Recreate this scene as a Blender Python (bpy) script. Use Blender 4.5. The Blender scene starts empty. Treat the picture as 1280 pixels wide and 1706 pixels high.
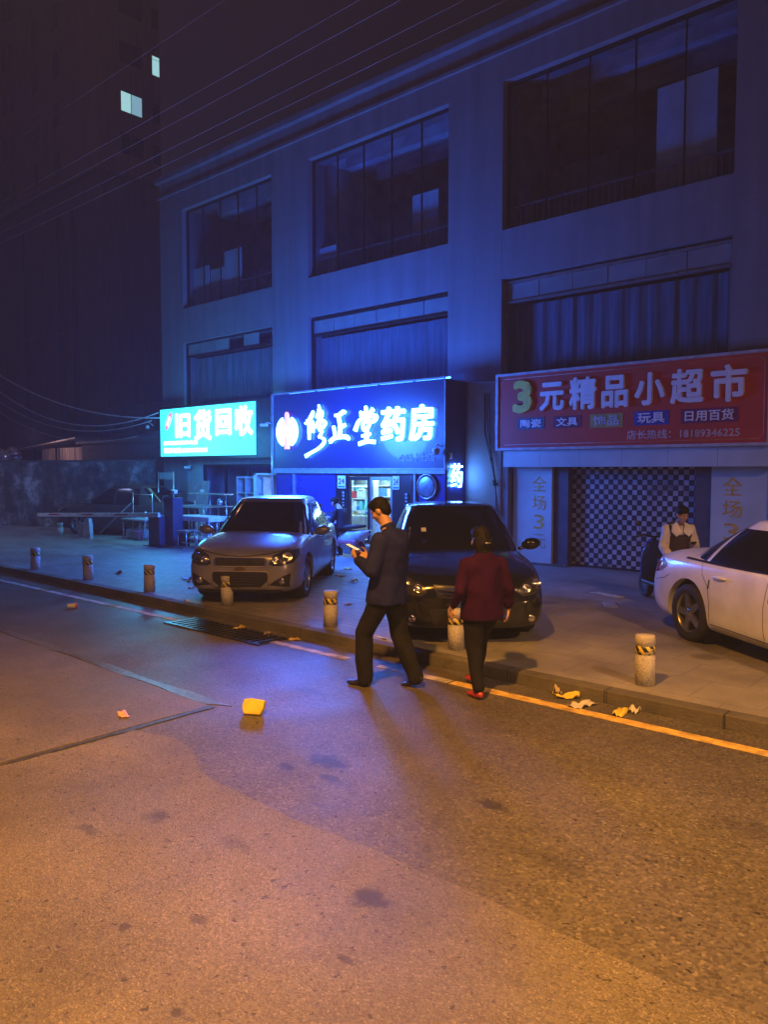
import bpy, bmesh, math, random
from mathutils import Vector, Matrix, noise
from mathutils.bvhtree import BVHTree
random.seed(7)
sc = bpy.context.scene
col = sc.collection
R = math.radians
PI = math.pi

# ------------------------------------------------------------------ camera
EYE = 2.05
cam = bpy.data.cameras.new('camera')
cam.sensor_width = 36; cam.lens = 27.03; cam.clip_end = 1000; cam.clip_start = 0.05
camo = bpy.data.objects.new('camera', cam); col.objects.link(camo)
camo.location = (0, 0, EYE)
camo.rotation_euler = (R(90 - 3.17), 0, R(42.03))
sc.camera = camo
sc.render.resolution_x = 769; sc.render.resolution_y = 1024
sc.view_settings.view_transform = 'Standard'; sc.view_settings.look = 'None'
sc.view_settings.exposure = 0.0; sc.view_settings.gamma = 1.0
sc.cycles.use_denoising = True
try: sc.cycles.denoiser = 'OPENIMAGEDENOISE'
except Exception: pass
sc.cycles.max_bounces = 6; sc.cycles.diffuse_bounces = 3; sc.cycles.glossy_bounces = 3
sc.cycles.transparent_max_bounces = 12; sc.cycles.volume_bounces = 0
sc.cycles.sample_clamp_indirect = 3.0
sc.cycles.use_light_tree = True

# ------------------------------------------------------------------ night sky
world = bpy.data.worlds.new('World'); sc.world = world; world.use_nodes = True
wn = world.node_tree; bgn = wn.nodes['Background']
tcw = wn.nodes.new('ShaderNodeTexCoord'); sep = wn.nodes.new('ShaderNodeSeparateXYZ'); rmp = wn.nodes.new('ShaderNodeValToRGB')
wn.links.new(tcw.outputs['Generated'], sep.inputs[0]); wn.links.new(sep.outputs['Z'], rmp.inputs[0])
rmp.color_ramp.elements[0].position = 0.0; rmp.color_ramp.elements[0].color = (0.020, 0.020, 0.070, 1)
rmp.color_ramp.elements[1].position = 0.38; rmp.color_ramp.elements[1].color = (0.0085, 0.006, 0.0105, 1)
wn.links.new(rmp.outputs[0], bgn.inputs['Color']); bgn.inputs['Strength'].default_value = 1.0

# ------------------------------------------------------------------ street lamps (behind the photographer and along the road), added fill lights before the signs
def lamp(name, loc, power, color, radius=0.15, kind='POINT', cone=138):
    l = bpy.data.lights.new(name, kind)
    if kind == 'SPOT': l.spot_size = R(cone); l.spot_blend = 0.9
    l.energy = power; l.color = color; l.shadow_soft_size = radius
    o = bpy.data.objects.new(name, l); col.objects.link(o); o.location = loc
    return o
lamp('street_lamp_light', (-2.5, 0.5, 7.9), 8200, (1.0, 0.40, 0.05), 0.15, 'SPOT', 124)
lamp('right_street_lamp_light', (6.5, 2.5, 8.0), 8500, (1.0, 0.50, 0.20), 0.15, 'SPOT', 160)
lamp('left_street_lamp_light', (-26.5, 2.5, 9.8), 3400, (.42, .50, 1.0), .15, 'SPOT', 120)
lamp('pharmacy_sign_fill', (-12.7, 11.0, 2.9), 2100, (.03, .16, 1.0), .6)  # added blue fill, floating before the signboard to light wall and ground
lamp('cyan_sign_fill', (-18.4, 11.2, 2.8), 330, (.06, .5, .95), .4)  # added cyan fill in front of the lightbox, not a fitting
lamp('far_street_lamp_light', (-62, 22, 44), 1100, (1.0, 0.46, 0.24), 0.6)

# ------------------------------------------------------------------ helpers
def tag(o, label=None, cat=None, group=None, kind=None):
    if label: o['label'] = label
    if cat: o['category'] = cat
    if group: o['group'] = group
    if kind: o['kind'] = kind
    return o
def thing(name, label, cat, loc=(0, 0, 0), rotz=0, group=None):
    o = bpy.data.objects.new(name, None); col.objects.link(o)
    o.location = loc; o.rotation_euler = (0, 0, rotz); o.empty_display_size = 0.2
    return tag(o, label, cat, group)
class MB:
    def __init__(s): s.v = []; s.f = []; s.smooth = []
    def add(s, vs, fs, sm=False):
        n = len(s.v); s.v += [tuple(v) for v in vs]
        for f in fs: s.f.append([i + n for i in f]); s.smooth.append(sm)
        return s
    def box(s, x0, x1, y0, y1, z0, z1, M=None, b=0.0):
        if b > 0:
            bm = bmesh.new(); bmesh.ops.create_cube(bm, size=1.0)
            for v in bm.verts: v.co = Vector(((x0+x1)/2 + v.co.x*(x1-x0), (y0+y1)/2 + v.co.y*(y1-y0), (z0+z1)/2 + v.co.z*(z1-z0)))
            bmesh.ops.bevel(bm, geom=bm.edges[:], offset=b, segments=2, affect='EDGES', profile=0.5)
            vs = [v.co.copy() for v in bm.verts]; fs = [[v.index for v in f.verts] for f in bm.faces]; bm.free()
        else:
            vs = [Vector(c) for c in ((x0,y0,z0),(x1,y0,z0),(x1,y1,z0),(x0,y1,z0),(x0,y0,z1),(x1,y0,z1),(x1,y1,z1),(x0,y1,z1))]
            fs = [(0,3,2,1),(4,5,6,7),(0,1,5,4),(1,2,6,5),(2,3,7,6),(3,0,4,7)]
        if M: vs = [M @ v for v in vs]
        return s.add(vs, fs)
    def tube(s, pts, r, seg=8, cap=True, sm=True):
        pts = [Vector(p) for p in pts]; rs = r if isinstance(r, (list, tuple)) else [r]*len(pts)
        vs = []; fs = []; up = None
        for i, p in enumerate(pts):
            d = (pts[min(i+1, len(pts)-1)] - pts[max(i-1, 0)]).normalized()
            if up is None:
                up = Vector((0, 0, 1)) if abs(d.z) < .9 else Vector((1, 0, 0))
            a = d.cross(up)
            if a.length < 1e-5: a = d.cross(Vector((0, 1, 0)))
            a.normalize(); b = a.cross(d).normalized(); up = b
            for k in range(seg):
                t = 2*PI*k/seg; vs.append(p + (a*math.cos(t) + b*math.sin(t))*rs[i])
        for i in range(len(pts)-1):
            for k in range(seg):
                fs.append((i*seg+k, i*seg+(k+1) % seg, (i+1)*seg+(k+1) % seg, (i+1)*seg+k))
        if cap: fs.append(list(range(seg))[::-1]); fs.append([(len(pts)-1)*seg+k for k in range(seg)])
        return s.add(vs, fs, sm)
    def lathe(s, prof, seg=24, M=None, sm=True, cap=True):      # profile of (r, z), round Z
        vs = []; fs = []
        for r, z in prof:
            for k in range(seg):
                t = 2*PI*k/seg; vs.append(Vector((r*math.cos(t), r*math.sin(t), z)))
        for i in range(len(prof)-1):
            for k in range(seg):
                fs.append((i*seg+k, i*seg+(k+1) % seg, (i+1)*seg+(k+1) % seg, (i+1)*seg+k))
        if cap and prof[0][0] > 1e-6: fs.append(list(range(seg))[::-1])
        if cap and prof[-1][0] > 1e-6: fs.append([(len(prof)-1)*seg+k for k in range(seg)])
        if M: vs = [M @ v for v in vs]
        return s.add(vs, fs, sm)
    def ell(s, c, r, M=None, seg=16, rings=10):
        vs = []; fs = []
        for i in range(rings+1):
            ph = PI*i/rings
            for k in range(seg):
                t = 2*PI*k/seg; v = Vector((r[0]*math.sin(ph)*math.cos(t), r[1]*math.sin(ph)*math.sin(t), r[2]*math.cos(ph)))
                if M: v = M @ v
                vs.append(v + Vector(c))
        for i in range(rings):
            for k in range(seg): fs.append(((i+1)*seg+k, (i+1)*seg+(k+1) % seg, i*seg+(k+1) % seg, i*seg+k))
        return s.add(vs, fs, True)
    def prism(s, poly, axis, a0, a1, M=None):         # 2-D polygon extruded along an axis; axis 'x': poly=(y,z)
        def P(p, a): return Vector((a, p[0], p[1])) if axis == 'x' else Vector((p[0], a, p[1])) if axis == 'y' else Vector((p[0], p[1], a))
        n = len(poly); vs = [P(p, a0) for p in poly] + [P(p, a1) for p in poly]
        if M: vs = [M @ v for v in vs]
        fs = [list(range(n)), [2*n-1-i for i in range(n)]] + [(i, (i+1) % n, n+(i+1) % n, n+i) for i in range(n)]
        return s.add(vs, fs)
def clean(me, dist=1e-5):
    bm = bmesh.new(); bm.from_mesh(me)
    bmesh.ops.remove_doubles(bm, verts=bm.verts[:], dist=dist)
    bmesh.ops.recalc_face_normals(bm, faces=bm.faces[:]); bm.to_mesh(me); bm.free()
def obj(name, mb, mat, parent=None, loc=None, rot=None, label=None):
    me = bpy.data.meshes.new(name); me.from_pydata([tuple(v) for v in mb.v], [], mb.f); me.update()
    for p, sm in zip(me.polygons, mb.smooth): p.use_smooth = sm
    if not any(mb.smooth): clean(me, 1e-7)
    else:
        bm = bmesh.new(); bm.from_mesh(me); bmesh.ops.recalc_face_normals(bm, faces=bm.faces[:]); bm.to_mesh(me); bm.free()
    me.materials.append(mat)
    o = bpy.data.objects.new(name, me); col.objects.link(o)
    if parent: o.parent = parent
    if loc: o.location = loc
    if rot: o.rotation_euler = rot
    if label: o['label'] = label
    return o
def bake(o, mods, name=None):
    """apply modifiers without operators; mods = [(type, {props})]"""
    ms = [o.modifiers.new('m', t) for t, _ in mods]
    for m, (t, pr) in zip(ms, mods):
        for k, v in pr.items(): setattr(m, k, v)
    dg = bpy.context.evaluated_depsgraph_get(); dg.update()
    me = bpy.data.meshes.new_from_object(o.evaluated_get(dg))
    o.modifiers.clear(); old = o.data; mats = [m for m in old.materials]; o.data = me
    if len(me.materials) == 0:
        for m in mats: me.materials.append(m)
    return o
def shade(o, v=True):
    for p in o.data.polygons: p.use_smooth = v
def copy_tree(o, parent=None):
    c = o.copy(); col.objects.link(c); c.parent = parent
    for ch in list(o.children): copy_tree(ch, c)
    return c

# ------------------------------------------------------------------ materials
def newmat(name):
    m = bpy.data.materials.new(name); m.use_nodes = True
    return m, m.node_tree, m.node_tree.nodes['Principled BSDF']
def pm(name, c, rough=0.5, metal=0.0, var=0.15, scale=6.0, bump=0.0, bscale=60.0, spec=0.5, coat=0.0, dirt=None, aniso=None):
    """plain surface with a little procedural unevenness in colour, gloss and height"""
    m, nt, b = newmat(name); N = nt.nodes; L = nt.links
    tc = N.new('ShaderNodeTexCoord'); nz = N.new('ShaderNodeTexNoise'); nz.inputs['Scale'].default_value = scale; nz.inputs['Detail'].default_value = 6
    mp = N.new('ShaderNodeMapping'); L.new(tc.outputs['Object'], mp.inputs[0]); L.new(mp.outputs[0], nz.inputs['Vector'])
    if aniso: mp.inputs['Scale'].default_value = aniso
    mx = N.new('ShaderNodeMix'); mx.data_type = 'RGBA'
    d = dirt or tuple(x*(1-var*2) for x in c)
    mx.inputs[6].default_value = (*[min(1, x*(1+var*.6)) for x in c], 1); mx.inputs[7].default_value = (*d, 1)
    mr = N.new('ShaderNodeMapRange'); mr.inputs['From Min'].default_value = .35; mr.inputs['From Max'].default_value = .7
    L.new(nz.outputs[0], mr.inputs[0]); L.new(mr.outputs[0], mx.inputs[0]); L.new(mx.outputs[2], b.inputs['Base Color'])
    rr = N.new('ShaderNodeMapRange'); rr.inputs['To Min'].default_value = max(.02, rough-.08); rr.inputs['To Max'].default_value = min(1, rough+.1)
    L.new(nz.outputs[0], rr.inputs[0]); L.new(rr.outputs[0], b.inputs['Roughness'])
    b.inputs['Metallic'].default_value = metal; b.inputs['Specular IOR Level'].default_value = spec
    if coat: b.inputs['Coat Weight'].default_value = coat; b.inputs['Coat Roughness'].default_value = .06
    if bump:
        n2 = N.new('ShaderNodeTexNoise'); n2.inputs['Scale'].default_value = bscale; n2.inputs['Detail'].default_value = 4; L.new(tc.outputs['Object'], n2.inputs['Vector'])
        bp = N.new('ShaderNodeBump'); bp.inputs['Strength'].default_value = bump; bp.inputs['Distance'].default_value = .01
        L.new(n2.outputs[0], bp.inputs['Height']); L.new(bp.outputs[0], b.inputs['Normal'])
    return m
def emat(name, c, s, base=(.8, .8, .8)):
    m, nt, b = newmat(name)
    b.inputs['Base Color'].default_value = (*base, 1); b.inputs['Emission Color'].default_value = (*c, 1); b.inputs['Emission Strength'].default_value = s
    return m
def glass(name, tint=(.8, .85, .9), rough=.03, op=0.0, ior=1.5):
    """thin pane: see-through where looked at squarely, mirror-like at a grazing angle"""
    m, nt, b = newmat(name); N = nt.nodes; L = nt.links
    out = N['Material Output']; tr = N.new('ShaderNodeBsdfTransparent'); gl = N.new('ShaderNodeBsdfGlossy'); mx = N.new('ShaderNodeMixShader'); fr = N.new('ShaderNodeFresnel')
    fr.inputs['IOR'].default_value = ior; tr.inputs[0].default_value = (*tint, 1); gl.inputs['Roughness'].default_value = rough
    gl.inputs[0].default_value = (.9, .9, .9, 1)
    ge = N.new('ShaderNodeNewGeometry'); iv = N.new('ShaderNodeMath'); iv.operation = 'SUBTRACT'; iv.inputs[0].default_value = 1; L.new(ge.outputs['Backfacing'], iv.inputs[1])
    fm = N.new('ShaderNodeMath'); fm.operation = 'MULTIPLY'; L.new(fr.outputs[0], fm.inputs[0]); L.new(iv.outputs[0], fm.inputs[1])     # the far face of a pane adds no second mirror
    L.new(fm.outputs[0], mx.inputs[0]); L.new(tr.outputs[0], mx.inputs[1]); L.new(gl.outputs[0], mx.inputs[2]); L.new(mx.outputs[0], out.inputs[0])
    N.remove(b)
    return m

def text_mb(s, x0, x1, z0, z1, y, depth=.02, bold=.02, rot=None, shear=0):
    """words as solid letters fitted to a rectangle in an XZ plane facing -Y; heavier weight by stacking shifted outlines"""
    c = bpy.data.curves.new('t', 'FONT'); c.body = s; c.extrude = 0.5; c.resolution_u = 2; c.shear = shear
    o = bpy.data.objects.new('t', c); col.objects.link(o)
    dg = bpy.context.evaluated_depsgraph_get(); dg.update()
    me = bpy.data.meshes.new_from_object(o.evaluated_get(dg))
    xs = [v.co.x for v in me.vertices]; ys = [v.co.y for v in me.vertices]
    ax, bx, ay, by = min(xs)-bold, max(xs)+bold, min(ys)-bold, max(ys)+bold
    m = MB(); fs = [list(p.vertices) for p in me.polygons]
    offs = [(0, 0)] if bold < .015 else [(0, 0), (1, 0), (-1, 0), (0, 1), (0, -1), (.7, .7), (-.7, .7), (.7, -.7), (-.7, -.7)]
    for k, (dx, dy) in enumerate(offs):
        dep = depth*(1 + .025*k)
        m.add([Vector((x0 + (v.co.x+dx*bold-ax)/(bx-ax)*(x1-x0), y - dep*(v.co.z+.5), z0 + (v.co.y+dy*bold-ay)/(by-ay)*(z1-z0))) for v in me.vertices], fs)
    bpy.data.objects.remove(o); bpy.data.curves.remove(c); bpy.data.meshes.remove(me)
    return m

# ------------------------------------------------------------------ ground materials
def stain_mask(nt, tc, spots):
    """dark spots with their own ragged outline: (x, y, rx, ry, strength)"""
    N = nt.nodes; L = nt.links
    nz = N.new('ShaderNodeTexNoise'); nz.inputs['Scale'].default_value = 14; nz.inputs['Detail'].default_value = 5; L.new(tc, nz.inputs['Vector'])
    acc = None
    for x, y, rx, ry, st in spots:
        mp = N.new('ShaderNodeMapping'); mp.vector_type = 'POINT'
        mp.inputs['Location'].default_value = (-x/rx, -y/ry, 0); mp.inputs['Scale'].default_value = (1/rx, 1/ry, 0)
        L.new(tc, mp.inputs[0]); ln = N.new('ShaderNodeVectorMath'); ln.operation = 'LENGTH'; L.new(mp.outputs[0], ln.inputs[0])
        ad = N.new('ShaderNodeMath'); ad.operation = 'MULTIPLY_ADD'; L.new(nz.outputs[0], ad.inputs[0]); ad.inputs[1].default_value = 2.2; L.new(ln.outputs['Value'], ad.inputs[2])
        mr = N.new('ShaderNodeMapRange'); mr.inputs['From Min'].default_value = 1.7; mr.inputs['From Max'].default_value = 2.25
        mr.inputs['To Min'].default_value = st; mr.inputs['To Max'].default_value = 0; L.new(ad.outputs[0], mr.inputs[0])
        if acc is None: acc = mr.outputs[0]
        else:
            mxx = N.new('ShaderNodeMath'); mxx.operation = 'MAXIMUM'; L.new(acc, mxx.inputs[0]); L.new(mr.outputs[0], mxx.inputs[1]); acc = mxx.outputs[0]
    return acc
def asphalt(name, base, coarse, r0, r1, spots, pits=.5):
    m, nt, b = newmat(name); N = nt.nodes; L = nt.links
    tc = N.new('ShaderNodeTexCoord').outputs['Object']
    big = N.new('ShaderNodeTexNoise'); big.inputs['Scale'].default_value = .8; big.inputs['Detail'].default_value = 8; big.inputs['Roughness'].default_value = .65; L.new(tc, big.inputs['Vector'])
    vo = N.new('ShaderNodeTexVoronoi'); vo.inputs['Scale'].default_value = coarse; L.new(tc, vo.inputs['Vector'])
    fine = N.new('ShaderNodeTexNoise'); fine.inputs['Scale'].default_value = coarse*2.4; fine.inputs['Detail'].default_value = 3; L.new(tc, fine.inputs['Vector'])
    pit = N.new('ShaderNodeTexNoise'); pit.inputs['Scale'].default_value = 24; pit.inputs['Detail'].default_value = 2; L.new(tc, pit.inputs['Vector'])
    # stones: each cell its own grey
    sc_ = N.new('ShaderNodeSeparateColor'); L.new(vo.outputs['Color'], sc_.inputs[0])
    ramp = N.new('ShaderNodeValToRGB'); e = ramp.color_ramp.elements
    e[0].position = 0; e[0].color = (*[x*.62 for x in base], 1); e[1].position = 1; e[1].color = (*[x*1.75 for x in base], 1)
    q = e.new(.5); q.color = (*base, 1); q = e.new(.9); q.color = (*[x*1.2 for x in base], 1)
    L.new(sc_.outputs[0], ramp.inputs[0])
    mr = N.new('ShaderNodeMapRange'); mr.inputs['From Min'].default_value = .3; mr.inputs['From Max'].default_value = .72; mr.inputs['To Min'].default_value = .62; mr.inputs['To Max'].default_value = 1.25
    L.new(big.outputs[0], mr.inputs[0])
    mul = N.new('ShaderNodeMix'); mul.data_type = 'RGBA'; mul.blend_type = 'MULTIPLY'; mul.inputs[0].default_value = 1; L.new(ramp.outputs[0], mul.inputs[6]); L.new(mr.outputs[0], mul.inputs[7])
    pr = N.new('ShaderNodeMapRange'); pr.inputs['From Min'].default_value = .655; pr.inputs['From Max'].default_value = .70; pr.inputs['To Max'].default_value = pits; L.new(pit.outputs[0], pr.inputs[0])
    mp = N.new('ShaderNodeMix'); mp.data_type = 'RGBA'; L.new(pr.outputs[0], mp.inputs[0]); L.new(mul.outputs[2], mp.inputs[6]); mp.inputs[7].default_value = (*[x*.25 for x in base], 1)
    st = stain_mask(nt, tc, spots)
    ms = N.new('ShaderNodeMix'); ms.data_type = 'RGBA'; L.new(st, ms.inputs[0]); L.new(mp.outputs[2], ms.inputs[6]); ms.inputs[7].default_value = (*[x*.3 for x in base], 1)
    L.new(ms.outputs[2], b.inputs['Base Color'])
    b.inputs['Specular IOR Level'].default_value = .38
    # damp film: gloss changes from place to place
    dm = N.new('ShaderNodeTexNoise'); dm.inputs['Scale'].default_value = .55; dm.inputs['Detail'].default_value = 5; L.new(tc, dm.inputs['Vector'])
    rr = N.new('ShaderNodeMapRange'); rr.inputs['From Min'].default_value = .38; rr.inputs['From Max'].default_value = .62; rr.inputs['To Min'].default_value = r0; rr.inputs['To Max'].default_value = r1
    L.new(dm.outputs[0], rr.inputs[0]); L.new(rr.outputs[0], b.inputs['Roughness'])
    # height
    ad = N.new('ShaderNodeMath'); ad.operation = 'MULTIPLY_ADD'; L.new(fine.outputs[0], ad.inputs[0]); ad.inputs[1].default_value = .7; L.new(vo.outputs['Distance'], ad.inputs[2])
    sb = N.new('ShaderNodeMath'); sb.operation = 'SUBTRACT'; L.new(ad.outputs[0], sb.inputs[0]); L.new(pr.outputs[0], sb.inputs[1])
    bp = N.new('ShaderNodeBump'); bp.inputs['Strength'].default_value = .55; bp.inputs['Distance'].default_value = .004
    L.new(sb.outputs[0], bp.inputs['Height']); L.new(bp.outputs[0], b.inputs['Normal'])
    return m
STAINS = [(-3.84, 3.68, .17, .10, .85), (-3.61, 3.48, .11, .05, .7), (-3.98, 3.42, .08, .05, .8), (-2.59, 3.86, .10, .06, .8), (-5.2, 4.75, .2, .1, .4), (-1.3, 4.6, .2, .12, .4), (-2.0, 3.5, .2, .1, .35)]
STAINS2 = [(-2.43, 2.61, .10, .085, .85), (-3.97, 2.4, .09, .06, .7), (-4.11, 2.04, .10, .04, .6), (-3.35, 2.5, .12, .05, .35), (-2.2, 2.2, .05, .02, .7), (-3.1, 1.7, .035, .03, .8), (-2.45, 1.55, .03, .02, .8), (-2.1, 1.35, .10, .04, .4), (-5.62, 2.1, .12, .06, .7), (-2.9, 1.95, .05, .03, .6), (-1.6, 2.1, .1, .05, .4)]
M_ROAD = asphalt('road_asphalt', (.092, .082, .071), 62, .40, .60, STAINS, .95)
M_ROAD2 = asphalt('smooth_asphalt', (.126, .111, .094), 130, .46, .64, STAINS2, .8)
M_TAR = pm('tar_seam', (.10, .10, .11), .30, var=.3, scale=20, bump=.3, bscale=90)

def paving(name, c1, c2, mortar, bw, rh, r0=.5, dirt=.5):
    m, nt, b = newmat(name); N = nt.nodes; L = nt.links
    tc = N.new('ShaderNodeTexCoord').outputs['Object']
    wob = N.new('ShaderNodeTexNoise'); wob.inputs['Scale'].default_value = 2.3; L.new(tc, wob.inputs['Vector'])
    av = N.new('ShaderNodeVectorMath'); av.operation = 'MULTIPLY_ADD'; L.new(wob.outputs['Color'], av.inputs[0]); av.inputs[1].default_value = (.03, .03, 0); L.new(tc, av.inputs[2])
    br = N.new('ShaderNodeTexBrick'); L.new(av.outputs[0], br.inputs['Vector']); br.inputs['Scale'].default_value = 1
    br.inputs['Brick Width'].default_value = bw; br.inputs['Row Height'].default_value = rh; br.inputs['Mortar Size'].default_value = .006; br.inputs['Mortar Smooth'].default_value = .3
    br.inputs['Color1'].default_value = (*c1, 1); br.inputs['Color2'].default_value = (*c2, 1); br.inputs['Mortar'].default_value = (*mortar, 1)
    nz = N.new('ShaderNodeTexNoise'); nz.inputs['Scale'].default_value = 1.1; nz.inputs['Detail'].default_value = 9; nz.inputs['Roughness'].default_value = .7; L.new(tc, nz.inputs['Vector'])
    mr = N.new('ShaderNodeMapRange'); mr.inputs['From Min'].default_value = .32; mr.inputs['From Max'].default_value = .68; mr.inputs['To Min'].default_value = dirt; mr.inputs['To Max'].default_value = 1.2; L.new(nz.outputs[0], mr.inputs[0])
    mu = N.new('ShaderNodeMix'); mu.data_type = 'RGBA'; mu.blend_type = 'MULTIPLY'; mu.inputs[0].default_value = 1; L.new(br.outputs['Color'], mu.inputs[6]); L.new(mr.outputs[0], mu.inputs[7])
    L.new(mu.outputs[2], b.inputs['Base Color'])
    rr = N.new('ShaderNodeMapRange'); rr.inputs['To Min'].default_value = r0-.12; rr.inputs['To Max'].default_value = r0+.2; L.new(nz.outputs[0], rr.inputs[0]); L.new(rr.outputs[0], b.inputs['Roughness'])
    f2 = N.new('ShaderNodeTexNoise'); f2.inputs['Scale'].default_value = 55; f2.inputs['Detail'].default_value = 4; L.new(tc, f2.inputs['Vector'])
    sb = N.new('ShaderNodeMath'); sb.operation = 'MULTIPLY_ADD'; L.new(br.outputs['Fac'], sb.inputs[0]); sb.inputs[1].default_value = -1.3; L.new(f2.outputs[0], sb.inputs[2])
    bp = N.new('ShaderNodeBump'); bp.inputs['Strength'].default_value = .7; bp.inputs['Distance'].default_value = .008; L.new(sb.outputs[0], bp.inputs['Height']); L.new(bp.outputs[0], b.inputs['Normal'])
    return m
M_PAVER = paving('block_paving', (.24, .22, .21), (.17, .155, .15), (.05, .048, .046), .24, .12, .5, .6)
M_SLAB = paving('slab_paving', (.25, .24, .235), (.23, .22, .215), (.17, .16, .155), .6, .6, .5, .55)
M_KERB = paving('kerb_stone', (.125, .115, .105), (.10, .092, .085), (.03, .03, .03), 1.0, 5.0, .75, .35)

# ------------------------------------------------------------------ ground, road, kerb
def struct(name, mb, m, kind='structure'): return tag(obj(name, mb, m), kind=kind)
struct('ground', MB().box(-300, 300, -300, 300, -.6, -.02), pm('far_ground', (.06, .055, .05), .9))
struct('road', MB().box(-120, 60, -9, 6.235, -.015, 0), M_ROAD)
def wavy_sheet(pts, z0, z1, seed, amp=.03, step=.12, mat=None, name=''):
    out = []
    n = len(pts)
    for i in range(n):
        a = Vector(pts[i]); b = Vector(pts[(i+1) % n]); L = (b-a).length; k = max(1, int(L/step)) if L < 9 else 1
        d = (b-a)/L; nn = Vector((-d.y, d.x))
        for j in range(k):
            p = a + (b-a)*j/k
            w = amp*(noise.noise(Vector((p.x*1.3+seed, p.y*1.3, 0)))*1.6 + noise.noise(Vector((p.x*6+seed, p.y*6, 3)))*.45)
            if k > 1: p = p + nn*w
            out.append((p.x, p.y))
    return MB().prism(out, 'z', z0, z1)
# smooth resurfaced lane near the photographer, its ragged edge running along the road
edge = [(-5.44, 3.10), (-5.0, 3.22), (-4.74, 3.16), (-4.2, 2.93), (-3.91, 2.90), (-3.03, 2.95), (-1.73, 2.97), (-.78, 2.99), (3.0, 3.05)]
struct('road_near_lane', wavy_sheet([(3.0, -8.9), (3.0, 3.05)] + edge[::-1][1:] + [(-5.47, 2.1), (-5.6, -8.9)], 0, .004, 1, .05), M_ROAD2)
struct('road_left_lane', wavy_sheet([(-60, -8.9), (-5.66, -8.9), (-5.53, 2.1), (-5.52, 3.86), (-10, 3.88), (-60, 3.9)], 0, .005, 5, .015), M_ROAD2)
struct('road_seam', wavy_sheet([(-5.60, 3.86), (-5.36, 3.99), (-10, 3.985), (-18, 3.97), (-18, 3.91), (-10, 3.905)], 0, .006, 9, .028), M_TAR)
struct('road_cross_seam', wavy_sheet([(-5.51, 2.0), (-5.44, 2.0), (-5.44, 3.86), (-5.52, 3.86)], 0, .0065, 4, .045), pm('dark_seam', (.045, .045, .05), .45, var=.3, scale=20))
M_LINE = pm('worn_yellow_paint', (.62, .42, .10), .55, var=.2, scale=9, bump=.4, bscale=120, dirt=(.30, .20, .06))
M_LINELIT = pm('worn_paint_lit_pale', (.50, .47, .40), .55, var=.25, scale=7, bump=.4, bscale=120, dirt=(.17, .15, .13))  # same worn yellow line, its whitish lighting at the left put into the colour
def yl(x): return 5.90 - .0118*(-1.6 - x)*1.0
struct('edge_line', MB().prism([(3.5, yl(3.5)-.06), (3.5, yl(3.5)+.06), (-4.4, yl(-4.4)+.06), (-4.4, yl(-4.4)-.06)], 'z', 0, .004), M_LINE)
struct('far_edge_line', MB().prism([(-4.43, yl(-4.4)-.055), (-4.43, yl(-4.4)+.055), (-5.35, yl(-5.35)+.05), (-5.35, yl(-5.35)-.05)], 'z', 0, .004), M_LINELIT)
struct('pale_edge_line', MB().prism([(-5.8, yl(-5.8)-.05), (-5.8, yl(-5.8)+.05), (-7.05, yl(-7.0)+.05), (-7.05, yl(-7.0)-.05)], 'z', 0, .004), M_LINELIT)
struct('left_edge_line', MB().prism([(-8.95, yl(-8.95)-.05), (-8.95, yl(-8.95)+.05), (-40, yl(-40)+.05), (-40, yl(-40)-.05)], 'z', 0, .004), M_LINELIT)
kb = MB()
x = -60.0
while x < 8:
    dz = random.uniform(-.003, .003); dy = random.uniform(-.003, .003)
    kb.box(x+.002, x+.998, 6.245+dy, 6.40, -.1, .112+dz, b=.008); x += 1.0
struct('kerb', kb, M_KERB)
struct('pavement', MB().box(-60, 8, 6.401, 10.6, -.1, .10), M_PAVER)
struct('forecourt', MB().box(-60, 8, 10.601, 30, -.1, .10), M_SLAB)
struct('path', MB().box(-6.3, 7.9, 6.43, 10.55, .1, .104), M_SLAB)

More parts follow.
